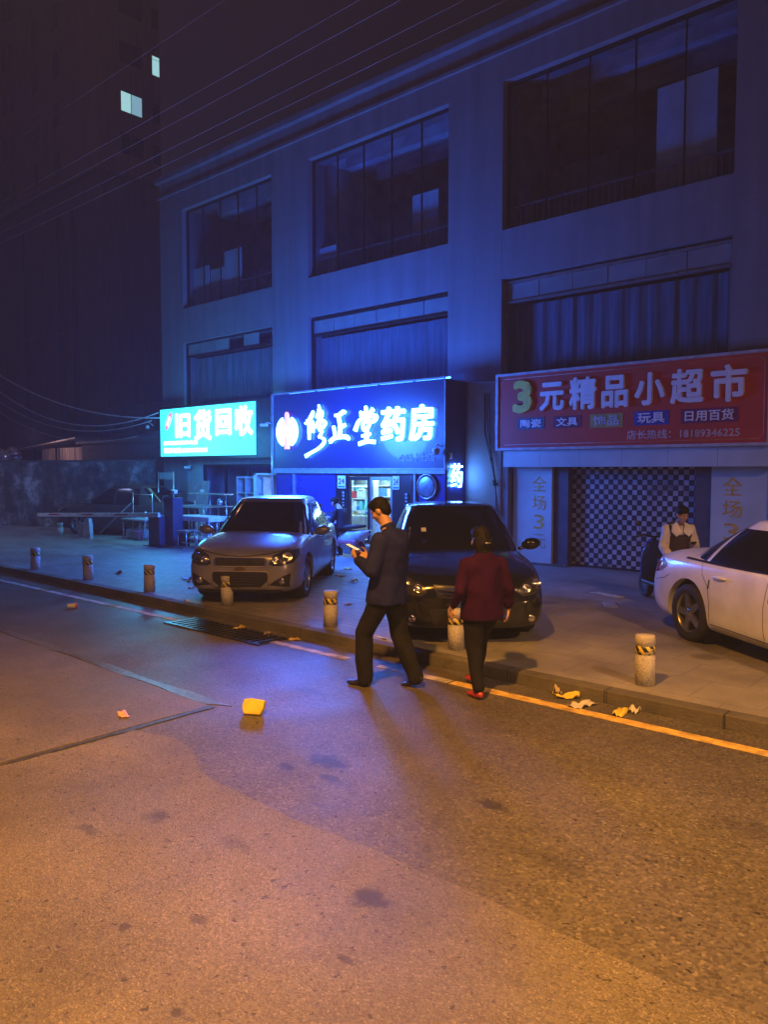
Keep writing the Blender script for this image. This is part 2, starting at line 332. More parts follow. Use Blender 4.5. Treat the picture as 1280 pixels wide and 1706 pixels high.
# ================================================================== the long shop building
def wallmat(name, c, joint, bw=1.2, bh=.6, rough=.6, streak=.16):
    m, nt, b = newmat(name); N = nt.nodes; L = nt.links
    tc = N.new('ShaderNodeTexCoord').outputs['Object']
    sp = N.new('ShaderNodeSeparateXYZ'); L.new(tc, sp.inputs[0]); cb = N.new('ShaderNodeCombineXYZ'); ax = N.new('ShaderNodeMath'); ax.operation = 'ADD'
    L.new(sp.outputs[0], ax.inputs[0]); L.new(sp.outputs[1], ax.inputs[1]); L.new(ax.outputs[0], cb.inputs[0]); L.new(sp.outputs[2], cb.inputs[1])
    br = N.new('ShaderNodeTexBrick'); br.offset = 0; L.new(cb.outputs[0], br.inputs['Vector']); br.inputs['Scale'].default_value = 1
    br.inputs['Brick Width'].default_value = bw; br.inputs['Row Height'].default_value = bh; br.inputs['Mortar Size'].default_value = .006
    br.inputs['Color1'].default_value = (*c, 1); br.inputs['Color2'].default_value = (*[x*.93 for x in c], 1); br.inputs['Mortar'].default_value = (*joint, 1)
    mp = N.new('ShaderNodeMapping'); mp.inputs['Scale'].default_value = (2.2, 2.2, .22); L.new(tc, mp.inputs[0])
    nz = N.new('ShaderNodeTexNoise'); nz.inputs['Scale'].default_value = 1.4; nz.inputs['Detail'].default_value = 8; L.new(mp.outputs[0], nz.inputs['Vector'])
    mr = N.new('ShaderNodeMapRange'); mr.inputs['From Min'].default_value = .35; mr.inputs['From Max'].default_value = .7; mr.inputs['To Min'].default_value = 1.1; mr.inputs['To Max'].default_value = 1-streak; L.new(nz.outputs[0], mr.inputs[0])
    mu = N.new('ShaderNodeMix'); mu.data_type = 'RGBA'; mu.blend_type = 'MULTIPLY'; mu.inputs[0].default_value = 1; L.new(br.outputs['Color'], mu.inputs[6]); L.new(mr.outputs[0], mu.inputs[7]); L.new(mu.outputs[2], b.inputs['Base Color'])
    b.inputs['Roughness'].default_value = rough
    bp = N.new('ShaderNodeBump'); bp.inputs['Strength'].default_value = .4; bp.inputs['Distance'].default_value = .01; L.new(br.outputs['Fac'], bp.inputs['Height']); bp.invert = True; L.new(bp.outputs[0], b.inputs['Normal'])
    return m
M_WALL = wallmat('pale_tiled_wall', (.20, .20, .235), (.17, .17, .20))
M_ROOM = pm('dim_room_plaster', (.45, .45, .50), .9, var=.2, scale=1.5)
M_DARKMET = pm('dark_metal', (.03, .03, .035), .45, .6)
M_ALU = pm('brushed_aluminium', (.55, .56, .58), .35, .9, var=.1)
M_GLASS = glass('window_glass', (.85, .9, .95), .06)
M_BOARD = pm('stored_pale_board', (.55, .57, .60), .6, var=.1, scale=3)
M_CURT = pm('blue_grey_curtain', (.16, .19, .23), .8, var=.2, scale=3, aniso=(4, 4, .3))
M_STEEL = pm('railing_steel', (.45, .45, .48), .3, .8)
bld = thing('shop_building', 'long three storey pale building with wide glazed bays above a row of shops', 'building', (-8.5, 13.7, 0))
B = lambda v: v + 8.5              # world x -> local x
def bobj(name, mb, m, parent=bld, label=None): return obj(name, mb, m, parent, label=label)
def bx(mb, x0, x1, y0, y1, z0, z1, b=0): return mb.box(B(x0), B(x1), y0-13.7, y1-13.7, z0, z1, b=b)
XL, XR = -21.93, 7.0
bays = [(-20.72, -16.45), (-15.0, -10.45), (-9.05, -4.45), (-3.0, 1.55)]
w = MB()
xs = [XL] + [v for b_ in bays for v in b_] + [XR]
for i in range(0, len(xs), 2):                                       # piers
    bx(w, xs[i], xs[i+1], 13.7, 14.3, 4.0 if i else 4.0, 10.0)
for a, b_ in bays:
    bx(w, a+.001, b_-.001, 13.703, 14.3, 6.0 if a > -20 else 5.95, 7.0)    # spandrel under the top-floor windows
bx(w, XL, XR, 13.7, 14.3, 10.001, 11.02)
bx(w, XL, XR, 13.7, 14.1, 3.2, 3.999)                                # beam over the shops
for a, b_ in [(XL, -20.6), (-9.95, -8.86), (-3.72, -2.6)]: bx(w, a, b_, 13.7, 14.1, .1, 3.199)
bx(w, XL, XL+.25, 14.301, 19.7, .1, 11.02)                           # left end wall
bobj('wall', w, M_WALL)
cp = MB(); bx(cp, XL-.10, XR, 13.56, 14.4, 11.021, 11.2, b=.02); bx(cp, XL-.05, XR, 13.63, 13.699, 10.55, 10.62)
bobj('cornice', cp, M_WALL)
bobj('roof', bx(MB(), XL, XR, 14.401, 19.9, 10.9, 11.05), pm('roof_felt', (.08, .08, .085), .9))
rm = MB()                                                            # rooms behind the glass
bx(rm, XL+.26, XR, 17.2, 17.4, 4.0, 10.9)
for z in (3.85, 6.55, 10.45): bx(rm, XL+.26, XR, 14.301, 17.199, z, z+.14)
for x in (-15.72, -9.75, -3.7): bx(rm, x-.07, x+.07, 14.302, 17.19, 4.0, 10.44)
bobj('room', rm, M_ROOM)
beams = MB()
for a, b_ in bays[:3]:
    for k in range(2): bx(beams, a+.2, b_-.2, 14.9+k*1.2, 15.15+k*1.2, 10.05, 10.44)
bobj('ceiling_beam', beams, M_ROOM)
for bi, (a, b_) in enumerate(bays):
    f = MB()
    for (x0, x1, z0, z1) in ((a, b_, 9.94, 9.999), (a, b_, 7.001, 7.05), (a, a+.05, 7.051, 9.939), (b_-.05, b_, 7.051, 9.939)): bx(f, x0, x1, 13.86, 13.93, z0, z1)
    n = 5
    for k in range(1, n): xx = a+.0+(b_-a)*k/n; bx(f, xx-.009, xx+.009, 13.872, 13.92, 7.051, 9.939)
    fr = bobj('window', f, M_DARKMET)
    g_ = MB(); bx(g_, a+.052, b_-.052, 13.893, 13.897, 7.052, 9.938); bobj('pane', g_, M_GLASS, fr)
    r = MB(); bx(r, a+.06, b_-.06, 14.02, 14.05, 7.50, 7.54); bx(r, a+.06, b_-.06, 14.025, 14.045, 7.1, 7.13)
    xx = a+.12
    while xx < b_-.1: bx(r, xx-.012, xx+.012, 14.03, 14.04, 7.13, 7.50); xx += .13
    bobj('railing', r, M_STEEL, fr)
    # lower storey: a row of pale header panels above a run of hanging strip curtain
    z0, z1 = 4.0, 5.95
    f = MB()
    for (x0, x1, za, zb) in ((a, b_, z1-.05, z1-.001), (a, b_, 5.50, 5.54), (a, a+.06, z0, z1-.051), (b_-.06, b_, z0, z1-.051)): bx(f, x0, x1, 13.80, 13.90, za, zb)
    lf = bobj('window', f, M_STEEL if bi == 2 else M_DARKMET)
    n = 6; M_HP = pm('header_panel_white', (.20, .22, .24), .5, var=.12, scale=2)
    for k in range(n):
        x0 = a+.065+(b_-a-.13)*k/n; x1 = a+.065+(b_-a-.13)*(k+1)/n
        if bi == 0 and k in (3, 5): continue
        hp = bx(MB(), x0+.008, x1-.008, 13.84+(.004 if k % 2 else 0), 13.86, 5.545, 5.895)
        bobj('header_panel', hp, M_HP, lf)
    c = MB(); pts = []; xx = a+.07; k = 0
    while xx < b_-.07:
        pts.append((xx, 14.12 + (.012 if k % 4 in (1, 2) else -.008) + .035*noise.noise(Vector((xx*2.6, bi*3.1, 0))) + .02*noise.noise(Vector((xx*7, bi, 2))))); xx += .085; k += 1
    vs = [Vector((B(x), y-13.7, z)) for z in (4.0, 5.49) for x, y in pts]; n = len(pts)
    c.add(vs, [(i, i+1, n+i+1, n+i) for i in range(n-1)]); bobj('curtain', c, M_CURT, lf)
    g_ = MB(); bx(g_, a+.062, b_-.062, 13.853, 13.857, z0, 5.498); bobj('pane', g_, M_GLASS, lf)
# things kept behind the upper windows
def stored(x0, x1, z0, z1, y, label, m=M_BOARD, tilt=0, name='stored_panel', grp='pale boards stored behind the upper windows'):
    t = obj(name, MB().box(0, x1-x0, 0, .05, 0, z1-z0, b=.006), m, None, (x0, y, z0), (R(-tilt), 0, 0))
    return tag(t, label, 'board', grp)
zf = 7.0 - .31
stored(-20.75, -19.95, zf, 8.28, 14.12, 'leftmost pale board leaning behind the upper left window', tilt=0)
stored(-19.9, -19.2, zf, 8.12, 14.16, 'low pale board between two taller ones in the upper left window')
stored(-19.15, -18.35, zf, 8.52, 14.12, 'tallest pale board standing in the upper left window')
stored(-15.0, -14.4, zf, 7.83, 14.12, 'short pale board at the left corner of the upper middle window')
stored(-12.15, -11.35, zf, 8.62, 14.5, 'tall pale board standing in the upper middle window')
stored(-6.05, -5.55, zf, 9.1, 14.3, 'left and lower of the two bright sheets in the upper right window')
stored(-5.52, -4.95, zf, 9.12, 14.28, 'bright tall sheet at the right end of the upper right window')
stored(-9.0, -7.4, zf, 8.75, 15.6, 'wide dull board far inside the upper right window', pm('grey_board', (.28, .29, .31), .7))
# stack of folded bedding
st = MB()
for k in range(4): st.box(-.4+.03*k, .35-.02*k, -.25, .25, .02+k*.27, .02+k*.27+.24, b=.07)
tag(obj('bedding_stack', st, pm('folded_quilt', (.30, .31, .36), .9, bump=.4, bscale=20), None, (-17.6, 14.4, zf)), 'stack of folded bedding beside the boards in the upper left window', 'bedding')

# ------------------------------------------------------------------ shop fronts under the beam
M_BLUEPANEL = pm('glossy_blue_panel', (.012, .035, .22), .28, var=.12, scale=1.2, coat=.3)
M_TRIM = pm('pale_grey_trim', (.28, .29, .33), .45, .2)
M_BLK = pm('black_paint', (.015, .015, .017), .35)
M_WHITEP = pm('white_paint', (.70, .70, .70), .5, var=.08)
ph = thing('pharmacy_shopfront', 'projecting blue shopfront with lit glass double doors under the glowing white lettering', 'shopfront', (-12.6, 12.95, .1))
def px_(mb, x0, x1, y0, y1, z0, z1, b=0): return mb.box(x0+12.6, x1+12.6, y0-12.95, y1-12.95, z0-.1, z1-.1, b=b)
f = MB()
px_(f, -15.52, -13.31, 13.02, 13.10, .1, 1.95)
px_(f, -10.84, -9.99, 13.02, 13.10, .1, 1.95)
px_(f, -9.989, -9.93, 12.95, 13.69, .1, 2.04)
px_(f, -15.52, -9.99, 13.02, 13.69, 1.951, 2.03)
obj('wall', f, M_BLUEPANEL, ph)
t_ = MB()
px_(t_, -15.55, -9.93, 12.93, 13.019, 1.955, 2.035)
for x in (-14.78, -10.79, -9.96): px_(t_, x-.03, x+.03, 12.96, 13.019, .1, 1.954)
obj('trim', t_, M_TRIM, ph)
r = MB(); px_(r, -13.309, -12.905, 13.03, 13.11, .1, 1.95); px_(r, -11.495, -10.841, 13.03, 13.11, .1, 1.95); px_(r, -12.904, -11.496, 13.031, 13.109, 1.88, 1.95)
obj('entrance_frame', r, M_BLK, ph)
for x in (-13.23, -13.12, -10.90):
    s_ = MB(); px_(s_, x-.018, x+.018, 12.995, 13.029, .25, 1.93); obj('chrome_strip', s_, pm('chrome_strip', (.6, .62, .65), .15, 1.0, var=.1), ph)
obj('step', px_(MB(), -13.2, -11.2, 12.72, 13.5, .1, .30, b=.01), M_SLAB, ph)
for k, (a, b_) in enumerate(((-12.90, -12.215), (-12.185, -11.50))):
    d = MB()
    for (x0, x1, z0, z1) in ((a, a+.06, .31, 1.875), (b_-.06, b_, .31, 1.875), (a+.061, b_-.061, .31, .40), (a+.061, b_-.061, 1.80, 1.875)): px_(d, x0, x1, 13.04, 13.10, z0, z1)
    do = obj('door', d, M_ALU if k else M_DARKMET, ph)
    g_ = MB(); px_(g_, a+.062, b_-.062, 13.068, 13.072, .401, 1.799); obj('pane', g_, glass('door_glass', (.92, .95, .97)), do)
    h = MB(); xx = (b_-.09) if k == 0 else (a+.09); h.tube([(xx+12.6, .06, z) for z in (.55, 1.30)], .014, 8); obj('handle', h, M_ALU, do)
# interior of the pharmacy: white room, shelves, counter
i_ = MB(); px_(i_, -16.5, -10.2, 16.5, 16.6, .31, 1.95); px_(i_, -16.6, -16.501, 13.12, 16.6, .2, 1.95); px_(i_, -10.199, -10.1, 13.12, 16.6, .2, 1.95)
px_(i_, -16.6, -10.1, 13.12, 16.6, .22, .305); px_(i_, -16.6, -10.1, 13.12, 16.6, 1.90, 1.945)
obj('interior', i_, pm('white_room', (.75, .76, .78), .7, var=.04), ph)
for y in (13.7, 14.7, 15.7):
    cl = MB(); px_(cl, -15.6, -11.0, y, y+.12, 1.875, 1.898); obj('ceiling_lamp', cl, emat('pharmacy_tube', (.45, .88, 1.0), 42), ph)
RK = ((16.1, -16.3, -13.6), (16.1, -13.5, -10.6), (14.5, -15.6, -13.6))
sh = MB()
for y0, xa, xb in RK:
    for k in range(5): px_(sh, xa, xb, y0, y0+.35, .34+k*.31, .36+k*.31)
    for x in (xa, (xa+xb)/2, xb): px_(sh, x-.015, x+.015, y0, y0+.35, .305, 1.80)
tag(obj('shelf_rack', sh, M_WHITEP, None, (-12.6, 12.95, .1)), 'white shelving full of medicine boxes seen through the lit glass doors', 'shelves')
goods = [pm('carton_%s' % n_, c, .5, var=.1) for n_, c in (('red', (.6, .04, .05)), ('blue', (.05, .16, .6)), ('white', (.8, .8, .8)), ('green', (.08, .42, .2)), ('teal', (.1, .5, .55)), ('yellow', (.7, .5, .08)))]
gm = [MB() for _ in goods]
rg = random.Random(4)
for y0, xa, xb in RK:
    for k in range(4):
        xx = xa+.05
        while xx < xb-.12:
            ww = rg.choice((.06, .08, .12, .16)); hh = rg.uniform(.10, .24); q = rg.choice((0, 1, 2, 2, 2, 2, 3, 4, 4, 5))
            for u in range(rg.choice((1, 1, 2, 3))):
                if xx+ww > xb-.03: break
                px_(gm[q], xx, xx+ww-.01, y0+.05, y0+.2, .365+k*.31, .365+k*.31+hh); xx += ww
            xx += rg.choice((0, .02, .1))
for q, g_ in enumerate(gm):
    o_ = obj('medicine_cartons', g_, goods[q]); o_.location = (-12.6, 12.95, .1)
    tag(o_, ['red', 'blue', 'white', 'green', 'teal', 'yellow'][q] + ' medicine cartons ranged along the lit pharmacy shelves', 'cartons', 'cartons on the pharmacy shelves', 'stuff')
ct = MB(); px_(ct, -14.2, -12.4, 14.0, 14.3, .305, .88, b=.02); tag(obj('shop_counter', ct, pm('counter_beige', (.5, .47, .42), .4), None, (-12.6, 12.95, .1)), 'pale counter just inside the lit pharmacy doors', 'counter')
# price posters "24"
for (x0, x1), wd in (((-13.21, -12.94), '24'), ((-11.47, -11.27), '24')):
    y = 12.985 if x0 < -12 else 13.012
    p = tag(obj('poster', MB().box(x0, x1, y, y+.012, 1.60, 1.90), M_WHITEP), 'white poster with a dark red 24 left of the glass doors' if x0 < -12 else 'narrow white poster with a dark red 24 right of the glass doors', 'poster')
    obj('lettering', text_mb(wd, x0+.03, x1-.03, 1.70, 1.84, y-.001, .004, .02), pm('poster_red', (.35, .02, .08), .6), p)
    obj('footer_band', MB().box(x0+.02, x1-.02, y-.003, y-.0005, 1.62, 1.66), pm('poster_blue', (.1, .15, .5), .6), p)
# side strips of small print on the black frame
for x in (-13.02, -11.05):
    sp_ = MB(); r2 = random.Random(3)
    for k in range(16): sp_.box(x-.03+r2.uniform(0, .02), x+.04, 12.975, 12.985, .35+k*.075, .35+k*.075+r2.uniform(.02, .05))
    tag(obj('notice_strip', sp_, pm('notice_paper', (.35, .36, .4), .7)), 'column of small pale notices ' + ('left' if x < -12 else 'right') + ' of the glass doors', 'notice')
# round convex mirror on the blue wall
mi = thing('round_sign', 'round silvery disc mounted on the blue wall right of the doors', 'disc', (-10.45, 12.99, 1.68))
Mr = Matrix.Rotation(PI/2, 4, 'X')
obj('rim', MB().lathe([(.0, .0), (.27, 0), (.285, .015), (.27, .035), (.25, .035), (.25, .02), (0, .02)], 32, Mr), M_STEEL, mi)
obj('face', MB().lathe([(.249, .021), (.2, .035), (.1, .045), (0, .048)], 32, Mr), pm('mirror_face', (.30, .33, .42), .35, .6, var=.3, scale=4), mi)

# big blue pharmacy sign
M_SIGNBLUE = pm('sign_blue', (.009, .020, .080), .35, var=.08, scale=.8, coat=.2)
E_BLUE = emat('letter_glow', (.12, .32, 1.0), 14)
E_BLUEB = emat('letter_glow_back', (.02, .16, 1.0), 26)
ps = thing('pharmacy_sign', 'big dark blue signboard with glowing white characters and a round red and white emblem', 'sign', (-12.6, 12.95, 2.04))
def sg(mb): mb.v = [(v[0]+12.6, v[1]-12.95, v[2]-2.04) for v in mb.v]; return mb
obj('board', sg(MB().box(-15.55, -9.93, 12.951, 13.69, 2.04, 3.96, b=.01)), M_SIGNBLUE, ps)
tr = MB()
for q in ((-15.56, -9.92, 3.961, 4.0), (-15.56, -9.92, 2.041, 2.08)): tr.box(q[0], q[1], 12.925, 12.9505, q[2], q[3])
tr.box(-15.56, -15.525, 12.926, 12.9505, 2.081, 3.96); tr.box(-9.945, -9.921, 12.926, 12.9505, 2.081, 3.96)
obj('trim', sg(tr), M_TRIM, ps)
tl = MB()  # added unseen tubes that wash the wall above the board in blue
for k in range(5): tl.tube([(-15.3+k*1.07, 13.3, 4.02), (-14.35+k*1.07, 13.3, 4.02)], .014, 8)
obj('light_tube', sg(tl), emat('added_wash_tube_blue', (.02, .12, 1.0), 40), ps)
def brush(strokes, x0, x1, z0, z1, y, depth, asp=1.0):
    """hand-drawn brush characters: strokes of (x, y, half-width) on a unit square with y down"""
    m = MB()
    W, Hh = x1-x0, z1-z0
    for s_ in strokes:
        pts = [(x0+p[0]*W, z1-p[1]*Hh, p[2]) for p in s_]
        # refine with Catmull-Rom
        q = []
        for i in range(len(pts)-1):
            p0 = pts[max(i-1, 0)]; p1 = pts[i]; p2 = pts[i+1]; p3 = pts[min(i+2, len(pts)-1)]
            for k in range(5):
                t = k/5; q.append(tuple(.5*((2*p1[c])+(-p0[c]+p2[c])*t+(2*p0[c]-5*p1[c]+4*p2[c]-p3[c])*t*t+(-p0[c]+3*p1[c]-3*p2[c]+p3[c])*t**3) for c in range(3)))
        q.append(pts[-1])
        A = []; Bq = []
        for i, p in enumerate(q):
            a = q[max(i-1, 0)]; b_ = q[min(i+1, len(q)-1)]; dx, dz = b_[0]-a[0], b_[1]-a[1]; l = math.hypot(dx, dz) or 1; nx, nz_ = -dz/l, dx/l; hw = max(.008, p[2])
            A.append((p[0]+nx*hw, p[1]+nz_*hw)); Bq.append((p[0]-nx*hw, p[1]-nz_*hw))
        poly_n = len(q); vs = []; fs = []
        for yy in (y, y-depth):
            vs += [Vector((a[0], yy, a[1])) for a in A] + [Vector((b_[0], yy, b_[1])) for b_ in Bq]
        n = poly_n; o2 = 2*n
        for i in range(n-1):
            fs += [(i, i+1, n+i+1, n+i), (o2+i, o2+n+i, o2+n+i+1, o2+i+1), (i, o2+i, o2+i+1, i+1), (n+i, n+i+1, o2+n+i+1, o2+n+i)]
        fs += [(0, n, o2+n, o2), (n-1, o2+n-1, o2+2*n-1, 2*n-1)]
        m.add(vs, fs)
    return m
T = .030
XIU = [[(.40,.11,.02),(.33,.20,.05),(.12,.34,.035),(.0,.33,.015)], [(.08,.30,.035),(.22,.32,.045),(.21,.48,.04),(.20,.66,.022)], [(.37,.30,.02),(.39,.42,.03),(.40,.53,.022)],
       [(.66,.0,.012),(.70,.10,.035),(.62,.20,.04),(.55,.25,.02)], [(.62,.10,.02),(.82,.14,.03),(.78,.24,.035),(.60,.34,.025),(.50,.44,.022)], [(.66,.27,.02),(.86,.31,.035),(.98,.36,.035),(.86,.44,.03),(.70,.48,.025),(.82,.52,.028)],
       [(.78,.34,.018),(.70,.42,.018),(.66,.47,.016)], [(.84,.50,.022),(.74,.58,.03),(.68,.62,.022),(.84,.64,.028),(.93,.71,.035),(.70,.82,.034),(.40,.89,.03),(.22,.93,.034),(.02,.98,.045)]]
ZHENG = [[(.28,.12,.03),(.48,.12,.045),(.70,.02,.045),(.80,.06,.03)], [(.46,.16,.04),(.52,.38,.045),(.54,.60,.045),(.52,.86,.045)], [(.56,.52,.04),(.80,.44,.04)], [(.20,.46,.03),(.26,.64,.035),(.30,.84,.04)], [(.02,.98,.045),(.24,.86,.045),(.60,.82,.05),(.86,.84,.05),(.98,.92,.03)]]
TANG = [[(.50,.0,.025),(.53,.12,.045),(.52,.26,.045)], [(.26,.14,.03),(.38,.22,.06),(.28,.28,.04)], [(.84,.08,.05),(.74,.17,.04),(.66,.24,.03)], [(.03,.62,.05),(.10,.50,.045),(.22,.36,.035),(.45,.31,.035),(.72,.27,.04),(.95,.27,.05),(.92,.36,.05),(.78,.42,.03)],
        [(.40,.42,.035),(.38,.52,.035),(.46,.62,.04)], [(.42,.42,.035),(.66,.38,.035),(.68,.46,.035),(.58,.56,.04),(.46,.60,.03)], [(.54,.56,.045),(.56,.72,.045),(.54,.90,.045)], [(.34,.76,.03),(.56,.74,.045),(.72,.70,.03)], [(.20,.96,.045),(.55,.90,.045),(.92,.92,.045)]]
for nm, ar, bb, lab in (('xiu', XIU, (-14.25, -13.50, 2.35, 3.62), 'first brush-written character'), ('zheng', ZHENG, (-13.38, -12.70, 2.69, 3.42), 'second brush-written character'), ('tang', TANG, (-12.54, -11.83, 2.60, 3.50), 'third brush-written character')):
    obj('character', sg(brush(ar, *bb, 12.89, .03)), E_BLUE, ps, label=lab)
    obj('character_back', sg(brush(ar, *bb, 12.915, .015)), E_BLUEB, ps)
for ch, bb in (('药', (-11.69, -10.99, 2.67, 3.44)), ('房', (-10.86, -10.19, 2.67, 3.45))):
    obj('character', sg(text_mb(ch, *bb, 12.89, .03, .022)), E_BLUE, ps)
    obj('character_back', sg(text_mb(ch, *bb, 12.915, .015, .03)), E_BLUEB, ps)
obj('branch_lettering', sg(text_mb('西峰十七店', -11.22, -10.20, 2.22, 2.40, 12.949, .012, .012)), pm('unlit_grey_letter', (.40, .42, .55), .5), ps)
# emblem: white disc cut by two pointed notches, with a red bar down the middle
cx_, cz_, rx_, rz_ = -14.925, 3.005, .40, .40
half = []
for s_ in (-1, 1):
    pts = []
    for k in range(25):
        t = R(-64 + 128*k/24); pts.append((cx_+s_*rx_*math.cos(t), cz_+rz_*1.0*math.sin(t)))
    pts += [(cx_+s_*.13, cz_+.22), (cx_+s_*.06, cz_+.11), (cx_+s_*.012, cz_+.07), (cx_+s_*.012, cz_-.09), (cx_+s_*.07, cz_-.16), (cx_+s_*.12, cz_-.26)]
    half.append(pts)
em = MB()
for p in half: em.prism(p, 'y', 12.86, 12.89)
obj('emblem_disc', sg(em), E_BLUE, ps)
em = MB()
for p in half: em.prism(p, 'y', 12.90, 12.915)
obj('emblem_back', sg(em), E_BLUEB, ps)
rb = MB(); rb.prism([(cx_, cz_+.50), (cx_+.035, cz_+.46), (cx_+.05, cz_+.40), (cx_+.05, cz_+.16), (cx_+.02, cz_+.09), (cx_+.02, cz_-.12), (cx_+.065, cz_-.19), (cx_+.065, cz_-.44), (cx_-.065, cz_-.44), (cx_-.065, cz_-.19), (cx_-.02, cz_-.12), (cx_-.02, cz_+.09), (cx_-.05, cz_+.16), (cx_-.05, cz_+.40), (cx_-.035, cz_+.46)], 'y', 12.845, 12.92)
obj('emblem_bar', sg(rb), emat('red_bar_glow', (1.0, .10, .14), 1.3), ps)
# side sign: one glowing character on the return wall
ss = thing('side_sign', 'small glowing white character on the blue side wall of the pharmacy', 'sign', (-9.92, 13.30, 1.92))
tm = text_mb('药', -.20, .20, -.26, .26, 0, .03, .006)
tm.v = [(-v[1]+.02, v[0], v[2]) for v in tm.v]
obj('character', tm, emat('side_letter_glow', (.09, .32, 1.0), 30), ss)
sl = MB().box(-9.929, -9.70, 12.95, 13.5, .95, 1.03, b=.01); tag(obj('ledge', sl, pm('white_ledge', (.6, .62, .65), .5)), 'white ledge jutting from the side wall below the glowing side character', 'ledge')
# notice boards on the pale pier
tag(obj('wall_panel', MB().box(-9.86, -9.02, 13.67, 13.699, .98, 3.9), pm('pale_blue_panel', (.36, .40, .46), .45, var=.12, scale=2)), 'tall pale panel fixed to the pier between the two shops', 'panel')

# green lit sign
gs = thing('recycling_shop_sign', 'glowing cyan lightbox sign with big white characters and a phone number', 'sign', (-18.5, 12.95, 2.45))
def gg(mb): mb.v = [(v[0]+18.5, v[1]-12.95, v[2]-2.45) for v in mb.v]; return mb
fr = MB(); fr.box(-20.95, -15.62, 12.96, 13.30, 2.36, 2.44); fr.box(-20.95, -15.62, 12.96, 13.30, 3.86, 3.93); fr.box(-20.95, -20.86, 12.96, 13.3, 2.441, 3.859); fr.box(-16.28, -15.62, 12.97, 13.3, 2.441, 3.859); fr.box(-20.86, -16.281, 13.2, 13.3, 2.441, 3.859)
obj('frame', gg(fr), M_DARKMET, gs)
obj('face', gg(MB().box(-20.855, -16.285, 12.93, 13.1, 2.442, 3.858)), emat('cyan_face', (.035, .80, .93), 1.45), gs)
E_W = emat('white_letter_glow', (.75, 1.0, 1.0), 3.2)
for ch, bb in (('旧', (-20.03, -19.27, 2.99, 3.70)), ('货', (-19.06, -18.23, 2.88, 3.76)), ('回', (-18.02, -17.30, 3.0, 3.72)), ('收', (-17.14, -16.36, 2.97, 3.77))):
    obj('character', gg(text_mb(ch, *bb, 12.929, .012, .03)), E_W, gs)
obj('address_line', gg(text_mb('回收旧货家具电器', -20.66, -18.9, 2.78, 2.90, 12.929, .008, .01)), E_W, gs)
obj('phone_line', gg(text_mb('联系电话:13830450064', -20.66, -18.44, 2.54, 2.69, 12.929, .008, .02)), E_W, gs)
ov = []
for k in range(24):
    t = 2*PI*k/24; u = .30*math.cos(t); v = .11*math.sin(t); a = R(58); ov.append((-20.38+u*math.cos(a)-v*math.sin(a), 3.50+u*math.sin(a)+v*math.cos(a)))
obj('badge', gg(MB().prism(ov, 'y', 12.918, 12.929)), emat('red_badge', (1.0, .05, .04), .8), gs)
bt = text_mb('高价', -.17, .17, -.07, .07, 0, .006, .03)
a = R(58); bt.v = [(v[0]*math.cos(a)-v[2]*math.sin(a)-20.38, v[1]+12.917, v[0]*math.sin(a)+v[2]*math.cos(a)+3.50) for v in bt.v]
obj('badge_lettering', gg(bt), emat('badge_yellow', (1.0, .75, .1), 1.2), gs)
tu = MB()
for k in range(4): tu.tube([(-20.6+k*1.2, 13.5, 3.9), (-19.6+k*1.2, 13.5, 3.9)], .013, 8)
obj('light_tube', gg(tu), emat('tube_cyan', (.05, .5, .85), 40), gs)
# awning frame and dim front of the recycling shop
rf = thing('recycling_shopfront', 'dim glazed shopfront with sliding doors under the cyan sign', 'shopfront', (-18.5, 13.75, .1))
def rr_(mb, x0, x1, y0, y1, z0, z1): return mb.box(x0+18.5, x1+18.5, y0-13.75, y1-13.75, z0-.1, z1-.1)
w2 = MB(); rr_(w2, -20.6, -19.9, 13.75, 13.95, .1, 3.19); rr_(w2, -16.6, -15.57, 13.75, 13.95, .1, 3.19); rr_(w2, -19.899, -16.601, 13.75, 13.95, 2.2, 3.19); obj('wall', w2, wallmat('shop_pier', (.30, .31, .33), (.2, .2, .2)), rf)
f = MB()
for x in (-19.87, -18.8, -17.7, -16.64): rr_(f, x-.03, x+.03, 13.80, 13.88, .1, 2.199)
rr_(f, -19.83, -16.68, 13.81, 13.87, 2.12, 2.198); rr_(f, -19.83, -16.68, 13.81, 13.87, .101, .2)
obj('frame', f, M_DARKMET, rf)
g_ = MB(); rr_(g_, -19.84, -16.67, 13.838, 13.842, .201, 2.119); obj('pane', g_, M_GLASS, rf)
inn = MB(); rr_(inn, -20.5, -15.6, 15.9, 16.0, .1, 3.1); rr_(inn, -20.5, -20.4, 13.96, 15.89, .1, 3.1); rr_(inn, -15.7, -15.6, 13.96, 15.89, .1, 3.1)
obj('interior', inn, M_ROOM, rf)
sp_ = MB(); sp_.tube([(-15.60, 12.94, .1), (-15.60, 12.94, 4.0)], .022, 8); tag(obj('downpipe', sp_, pm('bright_pipe', (.6, .62, .66), .25, .6)), 'thin bright vertical pipe between the cyan sign and the blue sign', 'pipe')

